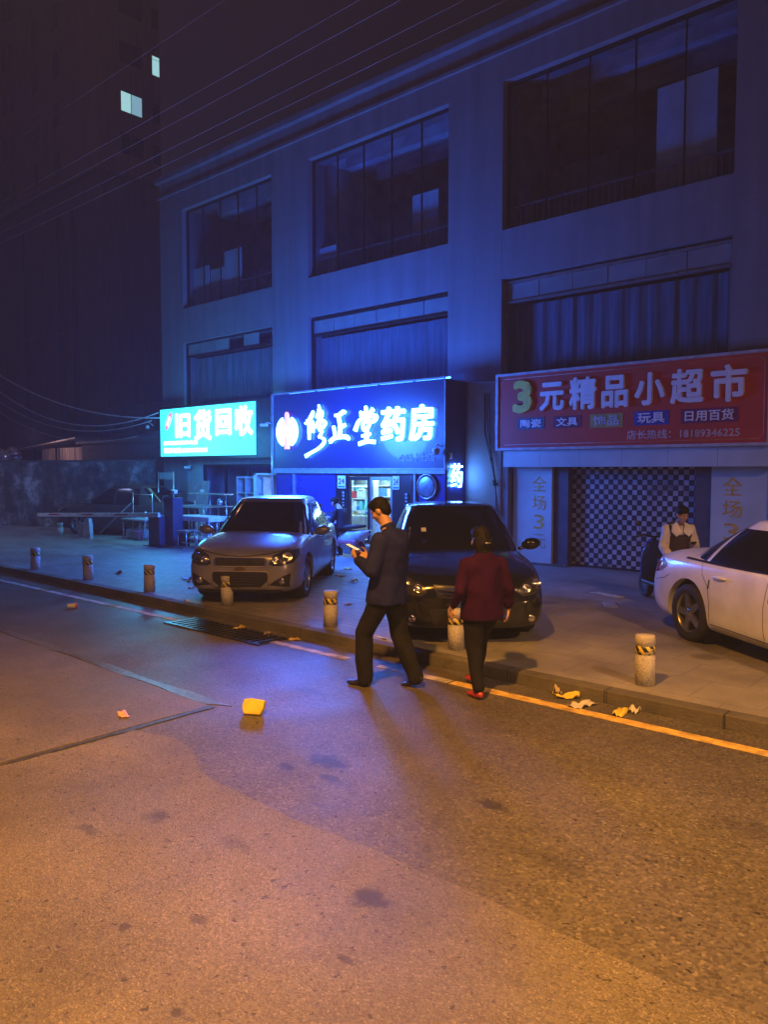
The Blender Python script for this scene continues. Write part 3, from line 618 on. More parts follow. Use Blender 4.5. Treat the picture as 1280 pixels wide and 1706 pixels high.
# red supermarket sign
M_RED = pm('sign_red', (.66, .050, .035), .42, var=.1, scale=1.3)
rs = thing('supermarket_sign', 'long red signboard with raised white characters, a yellow 3 and five small coloured tags', 'sign', (-6.3, 13.4, 2.44))
def rsg(mb): mb.v = [(v[0]+6.3, v[1]-13.4, v[2]-2.44) for v in mb.v]; return mb
obj('board', rsg(MB().box(-8.90, -3.74, 13.402, 13.66, 2.49, 3.94)), M_RED, rs)
t_ = MB(); t_.box(-8.96, -3.70, 13.37, 13.67, 3.941, 3.99); t_.box(-8.96, -3.70, 13.37, 13.67, 2.44, 2.489); t_.box(-8.96, -8.901, 13.371, 13.67, 2.49, 3.94); t_.box(-3.739, -3.70, 13.371, 13.67, 2.49, 3.94)
obj('trim', rsg(t_), pm('sign_edge_white', (.52, .50, .52), .4), rs)
th = MB(); x0, x1, z0, z1 = -8.83, -3.80, 2.55, 3.88; c_ = .07; q = .006
loop = [(x0+c_, z0), (x1-c_, z0), (x1, z0+c_), (x1, z1-c_), (x1-c_, z1), (x0+c_, z1), (x0, z1-c_), (x0, z0+c_)]
for i in range(8):
    a = loop[i]; b_ = loop[(i+1) % 8]; th.tube([(a[0], 13.401, a[1]), (b_[0], 13.401, b_[1])], .005, 4)
obj('border_line', rsg(th), pm('pink_line', (.75, .45, .42), .5), rs)
M_LW = pm('raised_white_letter', (.88, .87, .88), .45, var=.05)
obj('numeral', rsg(text_mb('3', -8.53, -8.08, 3.17, 3.83, 13.40, .05, .05)), pm('raised_yellow_numeral', (.80, .66, .10), .45), rs)
for ch, bb in (('元', (-7.91, -7.38, 3.19, 3.74)), ('精', (-7.27, -6.71, 3.18, 3.79)), ('品', (-6.61, -6.09, 3.18, 3.77)), ('小', (-5.97, -5.41, 3.19, 3.77)), ('超', (-5.32, -4.75, 3.18, 3.78)), ('市', (-4.64, -4.05, 3.17, 3.79))):
    obj('character', rsg(text_mb(ch, *bb, 13.40, .045, .035)), M_LW, rs)
for wd, x0, x1, z0, z1, c in (('陶瓷', -8.44, -7.82, 2.85, 3.08, (.03, .09, .16)), ('文具', -7.63, -7.03, 2.85, 3.08, (.20, .012, .06)), ('饰品', -6.85, -6.20, 2.83, 3.08, (.48, .38, .10)), ('玩具', -5.99, -5.35, 2.84, 3.09, (.02, .05, .38)), ('日用百货', -5.14, -4.19, 2.84, 3.09, (.22, .015, .09))):
    tg = obj('product_tag', rsg(MB().box(x0, x1, 13.394, 13.4015, z0, z1)), pm('tag_' + str(int(c[2]*100)), c, .45), rs)
    obj('lettering', rsg(text_mb(wd, x0+.07, x1-.07, z0+.035, z1-.03, 13.3935, .008, .02)), M_LW if wd != '饰品' else pm('pale_blue_letter', (.5, .58, .62), .5), tg)
obj('phone_line', rsg(text_mb('店长热线：18189346225', -6.12, -4.16, 2.59, 2.76, 13.4015, .006, .02)), pm('phone_pink', (.66, .48, .46), .5), rs)

# front of the supermarket
M_PALE = pm('pale_green_grey_panel', (.50, .58, .58), .5, var=.1, scale=1.5)
sf = thing('supermarket_shopfront', 'closed shop with a checkered roller shutter between pale panels under the red sign', 'shopfront', (-6.3, 13.85, .1))
def sf_(mb, x0, x1, y0, y1, z0, z1, b=0): return mb.box(x0+6.3, x1+6.3, y0-13.85, y1-13.85, z0-.1, z1-.1, b=b)
for k in range(6):
    x0 = -8.84 + k*.86
    obj('fascia_panel', sf_(MB(), x0, x0+.855, 13.50, 13.8, 2.10, 2.435), M_PALE, sf)
obj('pier_panel', sf_(MB(), -8.80, -7.89, 13.83, 14.0, .12, 2.099), M_PALE, sf)
obj('pier_panel', sf_(MB(), -4.75, -2.6, 13.83, 14.0, .12, 2.099), M_PALE, sf)
for a, b_ in ((-7.88, -7.56), (-5.05, -4.76)): obj('door_jamb', sf_(MB(), a, b_, 13.90, 14.3, .1, 2.099), pm('dark_blue_jamb', (.07, .07, .10), .5), sf)
def checker():
    m, nt, b = newmat('checkered_shutter'); N = nt.nodes; L = nt.links
    tc = N.new('ShaderNodeTexCoord'); sp = N.new('ShaderNodeSeparateXYZ'); L.new(tc.outputs['Object'], sp.inputs[0]); cb = N.new('ShaderNodeCombineXYZ')
    L.new(sp.outputs[0], cb.inputs[0]); L.new(sp.outputs[2], cb.inputs[1])
    ck = N.new('ShaderNodeTexChecker'); ck.inputs['Scale'].default_value = 1/.0975; L.new(cb.outputs[0], ck.inputs[0])
    ck.inputs[1].default_value = (.50, .49, .50, 1); ck.inputs[2].default_value = (.025, .025, .045, 1)
    # thin grid lines between the squares
    br = N.new('ShaderNodeTexBrick'); br.offset = 0; L.new(cb.outputs[0], br.inputs['Vector']); br.inputs['Scale'].default_value = 1; br.inputs['Brick Width'].default_value = .0975; br.inputs['Row Height'].default_value = .0975
    br.inputs['Mortar Size'].default_value = .004; br.inputs['Color1'].default_value = (1, 1, 1, 1); br.inputs['Color2'].default_value = (.7, .7, .7, 1); br.inputs['Mortar'].default_value = (.35, .35, .35, 1)
    nz = N.new('ShaderNodeTexNoise'); nz.inputs['Scale'].default_value = 1.6; nz.inputs['Detail'].default_value = 8; L.new(tc.outputs['Object'], nz.inputs['Vector'])
    mr = N.new('ShaderNodeMapRange'); mr.inputs['From Min'].default_value = .52; mr.inputs['From Max'].default_value = .66; mr.inputs['To Max'].default_value = .75; L.new(nz.outputs[0], mr.inputs[0])
    mu = N.new('ShaderNodeMix'); mu.data_type = 'RGBA'; mu.blend_type = 'MULTIPLY'; mu.inputs[0].default_value = 1; L.new(ck.outputs[0], mu.inputs[6]); L.new(br.outputs[0], mu.inputs[7])
    m2 = N.new('ShaderNodeMix'); m2.data_type = 'RGBA'; L.new(mr.outputs[0], m2.inputs[0]); L.new(mu.outputs[2], m2.inputs[6]); m2.inputs[7].default_value = (.06, .055, .06, 1)
    L.new(m2.outputs[2], b.inputs['Base Color']); b.inputs['Roughness'].default_value = .4; b.inputs['Metallic'].default_value = .2
    return m
obj('roller_shutter', sf_(MB(), -7.559, -5.051, 14.08, 14.12, .14, 2.099), checker(), sf)
obj('shutter_foot', sf_(MB(), -7.559, -5.051, 14.06, 14.125, .1, .139), M_DARKMET, sf)
M_ORG = pm('faded_orange_print', (.72, .40, .05), .6, var=.15, scale=10)
for k, (ch, z0, z1) in enumerate((('全', 1.60, 1.92), ('场', 1.22, 1.52), ('3', .82, 1.13), ('元', .43, .73))):
    for xo in (-8.34, -4.56):
        m_ = M_ORG if ch != '元' else pm('peeled_orange_print', (.42, .36, .22), .6)
        q = text_mb(ch, xo+(.03 if ch == '3' else 0), xo+(.29 if ch == '3' else .33), z0, z1, 13.829, .004, .012); q.v = [(v[0]+6.3, v[1]-13.85, v[2]-.1) for v in q.v]
        obj('character', q, m_, sf)
sk = MB(); sk.v = []; sk.box(-8.85, -7.5, 13.72, 13.9, .1, .135, b=.01)
tag(obj('door_sill', sk, pm('dirty_sill', (.10, .10, .10), .8, var=.4, scale=8)), 'dark dirty sill at the foot of the left pale panel', 'sill')

# ================================================================== cars
def bvh_of(o):
    me = o.data; return BVHTree.FromPolygons([v.co.copy() for v in me.vertices], [list(p.vertices) for p in me.polygons])
def drape(polys, axis, sgn, bvhs, off=.004, step=.05, thick=0.0):
    """flat outlines laid onto a curved body: axis 'x' polys in (y,z), axis 'y' polys in (x,z)"""
    m = MB()
    for poly in polys:
        bm = bmesh.new()
        vs = [bm.verts.new((p[0], p[1], 0)) for p in poly]; bm.faces.new(vs)
        bmesh.ops.triangulate(bm, faces=bm.faces[:])
        for _ in range(5):
            es = [e for e in bm.edges if e.calc_length() > step]
            if not es: break
            bmesh.ops.subdivide_edges(bm, edges=es, cuts=1); bmesh.ops.triangulate(bm, faces=bm.faces[:])
        out = []; ok = True
        for v in bm.verts:
            o_ = Vector((sgn*6, v.co.x, v.co.y)) if axis == 'x' else Vector((v.co.x, sgn*6, v.co.y))
            d = Vector((-sgn, 0, 0)) if axis == 'x' else Vector((0, -sgn, 0))
            best = None
            for bv in bvhs:
                h = bv.ray_cast(o_, d)
                if h[0] is not None and (best is None or h[3] < best[3]): best = h
            if best is None: ok = False; break
            n = best[1] if best[1].dot(d) < 0 else -best[1]
            out.append(best[0] + n*off)
        if ok:
            n0 = len(out); fs = [[q.index for q in f.verts] for f in bm.faces]
            m.add(out, fs, True)
        bm.free()
    return m
def rect2(a0, a1, b0, b1, r=0, n=4):
    if r <= 0: return [(a0, b0), (a1, b0), (a1, b1), (a0, b1)]
    out = []
    for cx, cy, s in ((a1-r, b0+r, -90), (a1-r, b1-r, 0), (a0+r, b1-r, 90), (a0+r, b0+r, 180)):
        for k in range(n+1): t = R(s + 90*k/n); out.append((cx+r*math.cos(t), cy+r*math.sin(t)))
    return out
def strip2(pts, hw):
    L_ = []; Rr = []
    for i, p in enumerate(pts):
        a = Vector(pts[max(i-1, 0)]); b = Vector(pts[min(i+1, len(pts)-1)]); d = (b-a).normalized(); n = Vector((-d.y, d.x))*hw
        L_.append((p[0]+n.x, p[1]+n.y)); Rr.append((p[0]-n.x, p[1]-n.y))
    return [[L_[i], Rr[i], Rr[i+1], L_[i+1]] for i in range(len(pts)-1)]
M_CARGLASS = pm('dark_car_glass', (.006, .007, .009), .05, var=.05, spec=.6)
M_TYRE = pm('tyre_rubber', (.018, .018, .019), .75, var=.15, scale=20)
M_RIM = pm('alloy_rim', (.42, .42, .43), .32, .9, var=.12, scale=10)
M_GRILLE = pm('black_grille', (.012, .012, .013), .5)
M_LAMPG = glass('lamp_glass', (.9, .9, .92), .04)
M_REFL = pm('lamp_reflector', (.75, .75, .77), .12, 1.0, var=.1, scale=30)
M_CHROME = pm('chrome', (.65, .65, .67), .12, 1.0, var=.05)
M_UNDER = pm('underbody', (.012, .012, .012), .9)
M_TAIL = pm('tail_lamp_red', (.25, .01, .01), .12, coat=.5)
M_PLATE = pm('number_plate_blue', (.03, .08, .35), .4)

def make_car(name, label, loc, heading, paint, P, group=None):
    t = thing(name, label, 'car', loc, heading, group)
    L2, W2 = P['L']/2, P['W']/2
    S = P['st']                     # x, zb, zt, zs, w, ws
    m = MB(); ring = []
    for x, zb, zt, zs, w, ws in S:
        h = [(0, zb), (w*.75, zb), (w*.96, zb+.05), (w, zb+.22), (w*1.0, (zb+.22+zs)/2), (ws+(w-ws)*.35, zs-.06), (ws, zs), (ws*.72, zt-.012), (ws*.35, zt-.003), (0, zt)]
        ring.append([Vector((x, y, z)) for y, z in h] + [Vector((x, -y, z)) for y, z in h[-2:0:-1]])
    n = len(ring[0]); vs = [v for r_ in ring for v in r_]; fs = []
    for i in range(len(ring)-1):
        for k in range(n): fs.append((i*n+k, i*n+(k+1) % n, (i+1)*n+(k+1) % n, (i+1)*n+k))
    fs.append(list(range(n))[::-1]); fs.append([(len(ring)-1)*n+k for k in range(n)])
    m.add(vs, fs, True)
    body = obj('body', m, paint, t)
    bake(body, [('SUBSURF', dict(levels=2, render_levels=2))])
    # wheel wells cut through the flanks
    fx, rx, wr = P['fx'], P['rx'], P['wr']
    cut = MB()
    for x in (fx, rx):
        for s in (-1, 1):
            Mx = Matrix.Translation((x, s*(W2-.28), wr+.012)) @ Matrix.Rotation(PI/2, 4, 'X')
            cut.lathe([(wr+.055, -.32), (wr+.055, .32)], 40, Mx, sm=False)
    co = obj('cutter', cut, M_UNDER, t)
    bake(body, [('BOOLEAN', dict(operation='DIFFERENCE', object=co, solver='EXACT'))])
    bpy.data.objects.remove(co)
    if not body.data.materials: body.data.materials.append(paint)
    for p in body.data.polygons: p.use_smooth = True
    try:
        body.data.set_sharp_from_angle(angle=R(38))
    except Exception: pass
    bv = bvh_of(body)
    for x in (fx, rx):              # dark liners
        for s in (-1, 1):
            Mx = Matrix.Translation((x, s*(W2-.34), wr+.012)) @ Matrix.Rotation(PI/2, 4, 'X')
            wl = MB().lathe([(wr+.052, -.24*s), (wr+.052, .235*s), (0, .236*s)], 32, Mx, cap=False)
            obj('wheel_liner', wl, M_UNDER, t)
    # cabin
    a, b, c, d, zb, zr, wb, wr_ = P['cab']; nn = 4.5
    def fr(tt):
        e = tt**1.12
        xf = a+(b-a)*e; xr = d+(c-d)*e; w = wb+(wr_-wb)*(tt**1.25); z = zb+(zr-zb)*(tt**.96)
        return (xf+xr)/2, (xf-xr)/2, w, z
    cm = MB(); lev = [0, .12, .25, .4, .55, .7, .82, .92, 1.0]; seg = 72; rings = []
    for tt in lev:
        cxx, ax, w, z = fr(tt); r_ = []
        for k in range(seg):
            q = 2*PI*k/seg; cs, sn = math.cos(q), math.sin(q)
            r_.append(Vector((cxx+ax*math.copysign(abs(cs)**(2/nn), cs), w*math.copysign(abs(sn)**(2/nn), sn), z)))
        rings.append(r_)
    cxx, ax, w, z = fr(1.0)
    for sc_, dz in ((.975, .016), (.93, .030), (.80, .045), (.55, .055), (.25, .060), (.01, .062)):
        rings.append([Vector((cxx+(v.x-cxx)*sc_, v.y*sc_, z+dz)) for v in rings[len(lev)-1]])
    vs = [v for r_ in rings for v in r_]; fs = []
    for i in range(len(rings)-1):
        for k in range(seg): fs.append((i*seg+k, i*seg+(k+1) % seg, (i+1)*seg+(k+1) % seg, (i+1)*seg+k))
    fs.append([(len(rings)-1)*seg+k for k in range(seg)])
    cm.add(vs, fs, True)
    cabin = obj('roof', cm, paint, t)
    cb = bvh_of(cabin)
    def ws_pane(front, ylim, t0, t1, lab):
        g_ = MB(); nu, nv = 14, 8; vs = []
        for j in range(nv+1):
            tt = t0+(t1-t0)*j/nv; cxx, ax, w, z = fr(tt)
            for i in range(nu+1):
                yf = (-1+2*i/nu)*ylim*(1 if j > 0 else 1.0)
                x_ = ax*(1-abs(yf)**nn)**(1/nn)
                vs.append(Vector((cxx+(x_+.006)*(1 if front else -1), yf*w, z+.004)))
        g_.add(vs, [(j*(nu+1)+i, j*(nu+1)+i+1, (j+1)*(nu+1)+i+1, (j+1)*(nu+1)+i) for j in range(nv) for i in range(nu)], True)
        return obj(lab, g_, M_CARGLASS, t)
    ws_pane(True, .90, .04, .95, 'windscreen'); ws_pane(False, .88, P.get('rw0', .12), .93, 'rear_window')
    for s in (-1, 1):
        for (xa0, xa1, xb0, xb1) in P['side']:      # window as x range at its foot and at its head
            g_ = MB(); nu, nv = 12, 8; vs = []
            for j in range(nv+1):
                f_ = j/nv; tt = P.get('st0', .10)+(.90-P.get('st0', .10))*f_; cxx, ax, w, z = fr(tt)
                x0 = xa0+(xa1-xa0)*f_; x1 = xb0+(xb1-xb0)*f_
                for i in range(nu+1):
                    x_ = x0+(x1-x0)*i/nu; q = min(.985, abs((x_-cxx)/ax)); y_ = w*(1-q**nn)**(1/nn)
                    vs.append(Vector((x_, s*(y_+.006), z)))
            g_.add(vs, [(j*(nu+1)+i, j*(nu+1)+i+1, (j+1)*(nu+1)+i+1, (j+1)*(nu+1)+i) for j in range(nv) for i in range(nu)], True)
            obj('side_window', g_, M_CARGLASS, t)
    # wheels
    for x, steer in ((fx, P.get('steer', 0)), (rx, 0)):
        for s in (-1, 1):
            wh = bpy.data.objects.new('wheel', None); col.objects.link(wh); wh.parent = t; wh.location = (x, s*(W2-.13), wr); wh.rotation_euler = (0, 0, R(steer)+(PI if s < 0 else 0))
            Mw = Matrix.Rotation(-PI/2, 4, 'X')
            ty = MB().lathe([(wr*.66, -.09), (wr*.80, -.105), (wr*.95, -.10), (wr*.995, -.075), (wr, 0), (wr*.995, .075), (wr*.95, .10), (wr*.80, .105), (wr*.665, .092)], 40, Mw, cap=False)
            obj('tyre', ty, M_TYRE, wh)
            rm_ = MB().lathe([(wr*.66, -.08), (wr*.62, .04), (wr*.64, .075), (wr*.675, .093), (wr*.70, .095)], 40, Mw, cap=False)
            ns = P.get('spokes', 5)
            for k in range(ns):
                q = 2*PI*k/ns + .3
                Ms = Matrix.Rotation(q, 4, 'Y')
                for dq in ((-.11, .11) if P.get('twin') else (0,)):
                    M2 = Matrix.Rotation(q+dq, 4, 'Y')
                    hw = .022 if P.get('twin') else .038
                    rm_.prism([(-hw*1.2, .03), (hw*1.2, .03), (hw*.85, wr*.65), (-hw*.85, wr*.65)], 'y', .055, .082, Matrix.Rotation(q+dq, 4, 'Y'))
            rm_.lathe([(.0, .09), (.03, .088), (.055, .078), (.06, .03)], 20, Mw)
            obj('rim', rm_, M_RIM, wh)
            obj('brake_disc', MB().lathe([(.0, .01), (wr*.5, .01), (wr*.5, .03), (0, .03)], 24, Mw), M_GRILLE, wh)
    # mirrors
    for s in (-1, 1):
        mm = MB(); mx = P['mir']
        mm.ell((mx[0], s*(mx[1]+.05), mx[2]), (.075, .125, .078), Matrix.Rotation(R(8*s), 3, 'X'))
        mm.tube([(mx[0]+.03, s*(mx[1]-.12), mx[2]-.06), (mx[0]+.01, s*(mx[1]-.02), mx[2]-.04)], .022)
        obj('mirror', mm, P.get('mirmat', paint), t)
    return t, body, bv, cb
def seams(t, bv, cb, P):
    for s in (-1, 1):
        for pts in P['seams']:
            d = drape(strip2(pts, .004), 'y', s, [bv], .0022, .08)
            if d.v: obj('panel_gap', d, M_GRILLE, t)
def headlight(t, bv, poly, lamps, s, depth=.0):
    """lamp: bright bowl base draped on the nose, round reflectors, clear cover"""
    pl = [(s*p[0], p[1]) for p in poly]
    base = obj('headlight', drape([pl], 'x', 1, [bv], .004, .03), pm('headlight_bowl', (.10, .10, .11), .2, .7, var=.3, scale=40), t)
    for (y, z, r) in lamps:
        h = bv.ray_cast(Vector((6, s*y, z)), Vector((-1, 0, 0)))
        if h[0] is None: continue
        p = h[0]; n = h[1] if h[1].x > 0 else -h[1]
        n = (n + Vector((.8, 0, 0))).normalized()
        q = n.to_track_quat('Z', 'Y').to_matrix().to_4x4(); Mx = Matrix.Translation(p + n*.006) @ q
        obj('reflector', MB().lathe([(0, -.004), (r*.3, -.002), (r*.35, .012), (r*.4, .0), (r*.8, .006), (r, .014), (r*1.05, .012), (r*1.06, .0)], 20, Mx), M_REFL, base)
    return base

CARPAINT = lambda nm, c, rough=.28, metal=.5, dirt=None: pm(nm, c, rough, metal, var=.10, scale=3, coat=.35, dirt=dirt)
def mkst(L, W, hood, belt, trunk, nose=.60, rear=.62, tail=.9, zb=.15):
    h = L/2; w = W/2
    return [(h, .27, nose, nose-.12, w*.66, w*.60), (h-.03, .20, nose+.07, nose-.02, w*.80, w*.73), (h-.13, .17, nose+.14, nose+.08, w*.915, w*.84), (h-.36, zb, hood-.10, hood-.14, w*.985, w*.90),
            (h-.75, zb, hood-.02, hood-.06, w, w*.92), (h-1.15, zb, hood+.05, belt-.04, w, w*.925), (h-1.7, zb, hood+.05, belt-.01, w, w*.93), (0, zb, belt+.05, belt, w, w*.93), (-h+1.5, zb, belt+.06, belt+.01, w, w*.93),
            (-h+.95, zb, trunk, belt+.01, w, w*.92), (-h+.42, zb+.01, trunk+.01, belt, w*.975, w*.89), (-h+.14, .19, tail+.06, tail, w*.91, w*.82), (-h+.03, .26, tail-.06, tail-.12, w*.80, w*.72), (-h, .36, rear, rear-.10, w*.66, w*.6)]

# --- silver-lilac hatch-like saloon facing the road
P1 = dict(L=4.30, W=1.70, fx=1.30, rx=-1.22, wr=.315, cab=(1.28, .30, -.98, -1.72, .86, 1.435, .80, .575), mir=(.72, .90, .98), steer=-4,
          side=((-.02, -.02, .86, .30), (-.95, -.86, -.09, -.09)), st=mkst(4.30, 1.70, .97, .93, 1.03, nose=.66), mirmat=None, spokes=5, twin=True)
PA1 = CARPAINT('lilac_silver_paint', (.30, .30, .40), .30, .45); P1['mirmat'] = PA1
car1, b1, bv1, cb1 = make_car('parked_car', 'silver lilac saloon facing the kerb with twin round headlamps and a split grille', (-10.14, 8.45, .1), R(-53), PA1, P1)
P1['seams'] = [[(1.02, .30), (.98, .60), (.94, .93)], [(-.03, .30), (-.05, .94)], [(-.82, .42), (-.98, .70), (-1.0, .94)], [(1.02, .30), (-.8, .28)]]
seams(car1, bv1, cb1, P1)
for s in (-1, 1):
    headlight(car1, bv1, [(.42, .60), (.47, .72), (.60, .775), (.78, .79), (.80, .70), (.74, .61), (.60, .575), (.48, .575)], [(.52, .655, .055), (.67, .69, .068)], s)
    fg = obj('fog_lamp', drape([[(s*.42, .30), (s*.70, .27), (s*.72, .47), (s*.62, .43), (s*.50, .36)]], 'x', 1, [bv1], .004, .04), M_GRILLE, car1)
    h = bv1.ray_cast(Vector((6, s*.60, .36)), Vector((-1, 0, 0)))
    if h[0]: obj('lens', MB().lathe([(0, .02), (.03, .018), (.048, .01), (.052, 0)], 16, Matrix.Translation(h[0]) @ Matrix.Rotation(PI/2, 4, 'Y')), M_REFL, fg)
obj('grille', drape([rect2(-.36, .36, .575, .665, .03)], 'x', 1, [bv1], .006, .04), M_GRILLE, car1)
obj('grille', drape([[(-.30, .27), (.30, .27), (.40, .36), (.41, .49), (-.41, .49), (-.40, .36)]], 'x', 1, [bv1], .006, .04), M_GRILLE, car1)
sl_ = MB()
for z in (.595, .62, .645): d_ = drape(strip2([(-.33, z), (0, z), (.33, z)], .004), 'x', 1, [bv1], .011, .1); sl_.add(d_.v, d_.f, True)
for z in (.31, .35, .39, .43, .46): d_ = drape(strip2([(-.28, z), (0, z), (.28, z)], .004), 'x', 1, [bv1], .011, .1); sl_.add(d_.v, d_.f, True)
obj('grille_slats', sl_, pm('grille_grey', (.06, .06, .065), .4), car1)
tr_ = MB()
for pts in (rect2(-.375, .375, .565, .677, .035), rect2(-.415, .415, .262, .498, .05)):
    d_ = drape(strip2(pts+pts[:1], .009), 'x', 1, [bv1], .009, .05); tr_.add(d_.v, d_.f, True)
obj('grille_surround', tr_, M_CHROME, car1)
em_ = drape([[(-.085, .515), (-.03, .515), (-.03, .50), (.03, .50), (.03, .515), (.085, .515), (.07, .545), (.03, .545), (.03, .56), (-.03, .56), (-.03, .545), (-.07, .545)]], 'x', 1, [bv1], .014, .03)
obj('emblem', em_, pm('emblem_bronze', (.20, .15, .08), .3, .6), car1)
obj('hood_gap', drape(strip2([(-.70, .80), (-.42, .745), (-.2, .715), (0, .705), (.2, .715), (.42, .745), (.70, .80)], .005), 'x', 1, [bv1], .003, .05), M_GRILLE, car1)
obj('bumper_lip', drape([rect2(-.62, .62, .185, .235, .02)], 'x', 1, [bv1], .006, .05), M_GRILLE, car1)
for s in (-1, 1):
    for x in (.12, -.86):
        h = bv1.ray_cast(Vector((x, s*6, .84)), Vector((0, -s, 0)))
        if h[0]: obj('door_handle', MB().ell(h[0]+Vector((0, s*.02, 0)), (.095, .018, .016)), PA1, car1)

# --- black saloon behind the walkers
P2 = dict(L=4.50, W=1.75, fx=1.33, rx=-1.27, wr=.315, cab=(1.25, .30, -.95, -1.62, .86, 1.43, .81, .60), mir=(.62, .93, .98), side=((-.02, -.02, .84, .30), (-.92, -.84, -.09, -.09)), st=mkst(4.50, 1.75, .93, .92, 1.02, nose=.62))
PA2 = CARPAINT('black_car_paint', (.010, .011, .016), .16, .2)
car2, b2, bv2, cb2 = make_car('parked_car', 'black saloon with chrome grille bars standing behind the two walkers', (-6.42, 8.52, .1), R(-47), PA2, P2)
P2['seams'] = [[(1.02, .30), (.98, .60), (.94, .93)], [(-.03, .30), (-.05, .94)], [(-.82, .42), (-.98, .70), (-1.0, .94)]]
seams(car2, bv2, cb2, P2)
for s in (-1, 1):
    headlight(car2, bv2, [(.50, .60), (.56, .685), (.68, .735), (.82, .77), (.83, .70), (.78, .61), (.68, .565), (.56, .555)], [(.60, .635, .048), (.73, .675, .055)], s)
    h = bv2.ray_cast(Vector((6, s*.66, .31)), Vector((-1, 0, 0)))
    if h[0]: obj('fog_lamp', MB().lathe([(0, .02), (.025, .018), (.04, .01), (.044, 0)], 16, Matrix.Translation(h[0]) @ Matrix.Rotation(PI/2, 4, 'Y')), M_REFL, car2)
for z, hw in ((.63, .42), (.59, .40), (.55, .37)): obj('grille_bar', drape(strip2([(-hw, z+.035), (-hw*.5, z+.008), (0, z), (hw*.5, z+.008), (hw, z+.035)], .010), 'x', 1, [bv2], .012, .06), M_CHROME, car2)
obj('grille', drape([[(-.43, .68), (-.38, .54), (0, .52), (.38, .54), (.43, .68), (0, .655)]], 'x', 1, [bv2], .005, .05), M_GRILLE, car2)
obj('grille', drape([[(-.42, .22), (.42, .22), (.48, .42), (-.48, .42)]], 'x', 1, [bv2], .005, .05), M_GRILLE, car2)
obj('emblem', drape([rect2(-.055, .055, .60, .675, .036, 6)], 'x', 1, [bv2], .016, .02), M_CHROME, car2)
obj('number_plate', drape([rect2(-.22, .22, .44, .51)], 'x', 1, [bv2], .016, .1), M_PLATE, car2)
obj('registration_sticker', MB().box(-.04, .04, -.03, .03, 0, .002, Matrix.Translation((.92, -.45, 1.19)) @ Matrix.Rotation(R(32), 4, 'Y')), M_WHITEP, car2)

# --- white saloon on the right, seen from its rear right flank
P3 = dict(L=4.70, W=1.83, fx=1.48, rx=-1.40, wr=.325, cab=(1.15, .25, -.85, -1.80, .87, 1.375, .84, .60), mir=(.68, .96, 1.0), side=((-.08, -.04, .80, .30), (-1.13, -.83, -.17, -.13), (-1.42, -.98, -1.20, -.90)),
          st=mkst(4.70, 1.83, .92, .93, 1.015, rear=.62, tail=.90), spokes=5, twin=False, rw0=.18)
PA3 = CARPAINT('white_car_paint', (.70, .76, .90), .22, .0)
car3, b3, bv3, cb3 = make_car('parked_car', 'white saloon at the right edge with five spoke alloy wheel and black windows', (-1.58, 8.63, .1), R(-36), PA3, P3)
P3['seams'] = [[(1.05, .30), (1.0, .60), (.95, .93)], [(-.12, .28), (-.13, .60), (-.10, .95)], [(-.98, .30), (-.97, .5), (-1.02, .68), (-1.14, .80), (-1.20, .95)], [(1.05, .27), (0, .26), (-.98, .28)], [(-2.1, .62), (-1.9, .66), (-1.77, .72)]]
seams(car3, bv3, cb3, P3)
for s in (-1, 1):
    for x in (-.82, .25):
        h = bv3.ray_cast(Vector((x, s*6, .80)), Vector((0, -s, 0)))
        if h[0]: obj('door_handle', MB().ell(h[0]+Vector((0, s*.022, 0)), (.11, .020, .019)), PA3, car3)
    for x in (-1.0, -.06):
        obj('edge_guard', drape(strip2([(x, .66), (x, .76)], .010), 'y', s, [bv3], .006, .05), M_GRILLE, car3)
    obj('tail_light', drape([[(-2.28, .68), (-2.26, .86), (-2.00, .88), (-1.86, .82), (-1.95, .74)]], 'y', s, [bv3], .004, .04), M_TAIL, car3)
    obj('sill_strip', drape(strip2([(-.95, .235), (0, .225), (1.0, .235)], .028), 'y', s, [bv3], .006, .08), pm('dull_white_sill', (.45, .45, .44), .5), car3)
    obj('window_trim', drape(strip2([(-1.55, .935), (-.8, .925), (0, .925), (.85, .93)], .008), 'y', s, [bv3, cb3], .006, .06), M_GRILLE, car3)

# --- dark car by the old wall
P4 = dict(P1); PA4 = pm('dusty_grey_paint', (.022, .02, .02), .6, .1); P4['mirmat'] = PA4
car4, b4, bv4, cb4 = make_car('parked_car', 'dim grey saloon standing in the dark before the old wall beyond the barrier', (-21.35, 12.15, .1), R(201), PA4, P4)
for s in (-1, 1): headlight(car4, bv4, [(.42, .60), (.47, .72), (.60, .775), (.78, .79), (.80, .70), (.74, .61), (.60, .575), (.48, .575)], [(.55, .655, .05), (.68, .69, .06)], s)
obj('grille', drape([[(-.30, .27), (.30, .27), (.40, .36), (.41, .49), (-.41, .49), (-.40, .36)]], 'x', 1, [bv4], .006, .06), M_GRILLE, car4)

# ================================================================== things at the left: tower, wall, shed
M_TOWER = wallmat('tower_render', (.20, .17, .17), (.13, .11, .11), 3.0, 1.5, .8, .2)
M_TOWLOW = wallmat('tower_podium', (.15, .14, .17), (.09, .09, .1), 2.0, 1.0, .7, .25)
M_DKWIN = pm('dark_window_pane', (.02, .02, .028), .15, var=.1)
tw = thing('tower_building', 'tall dark apartment tower behind on the left with two lit windows high up', 'building', (-90, 43.5, 0))
def tb(mb, x0, x1, y0, y1, z0, z1): return mb.box(x0+90, x1+90, y0-43.5, y1-43.5, z0, z1)
obj('tower_body', tb(MB(), -112, -75.12, 40, 47.2, 33.0, 72), M_TOWER, tw)
obj('podium', tb(MB(), -112, -75.30, 40.25, 47.0, 0, 32.6), M_TOWLOW, tw)
obj('ledge', tb(MB(), -112.3, -74.8, 39.7, 47.4, 32.601, 32.999), M_TOWER, tw)
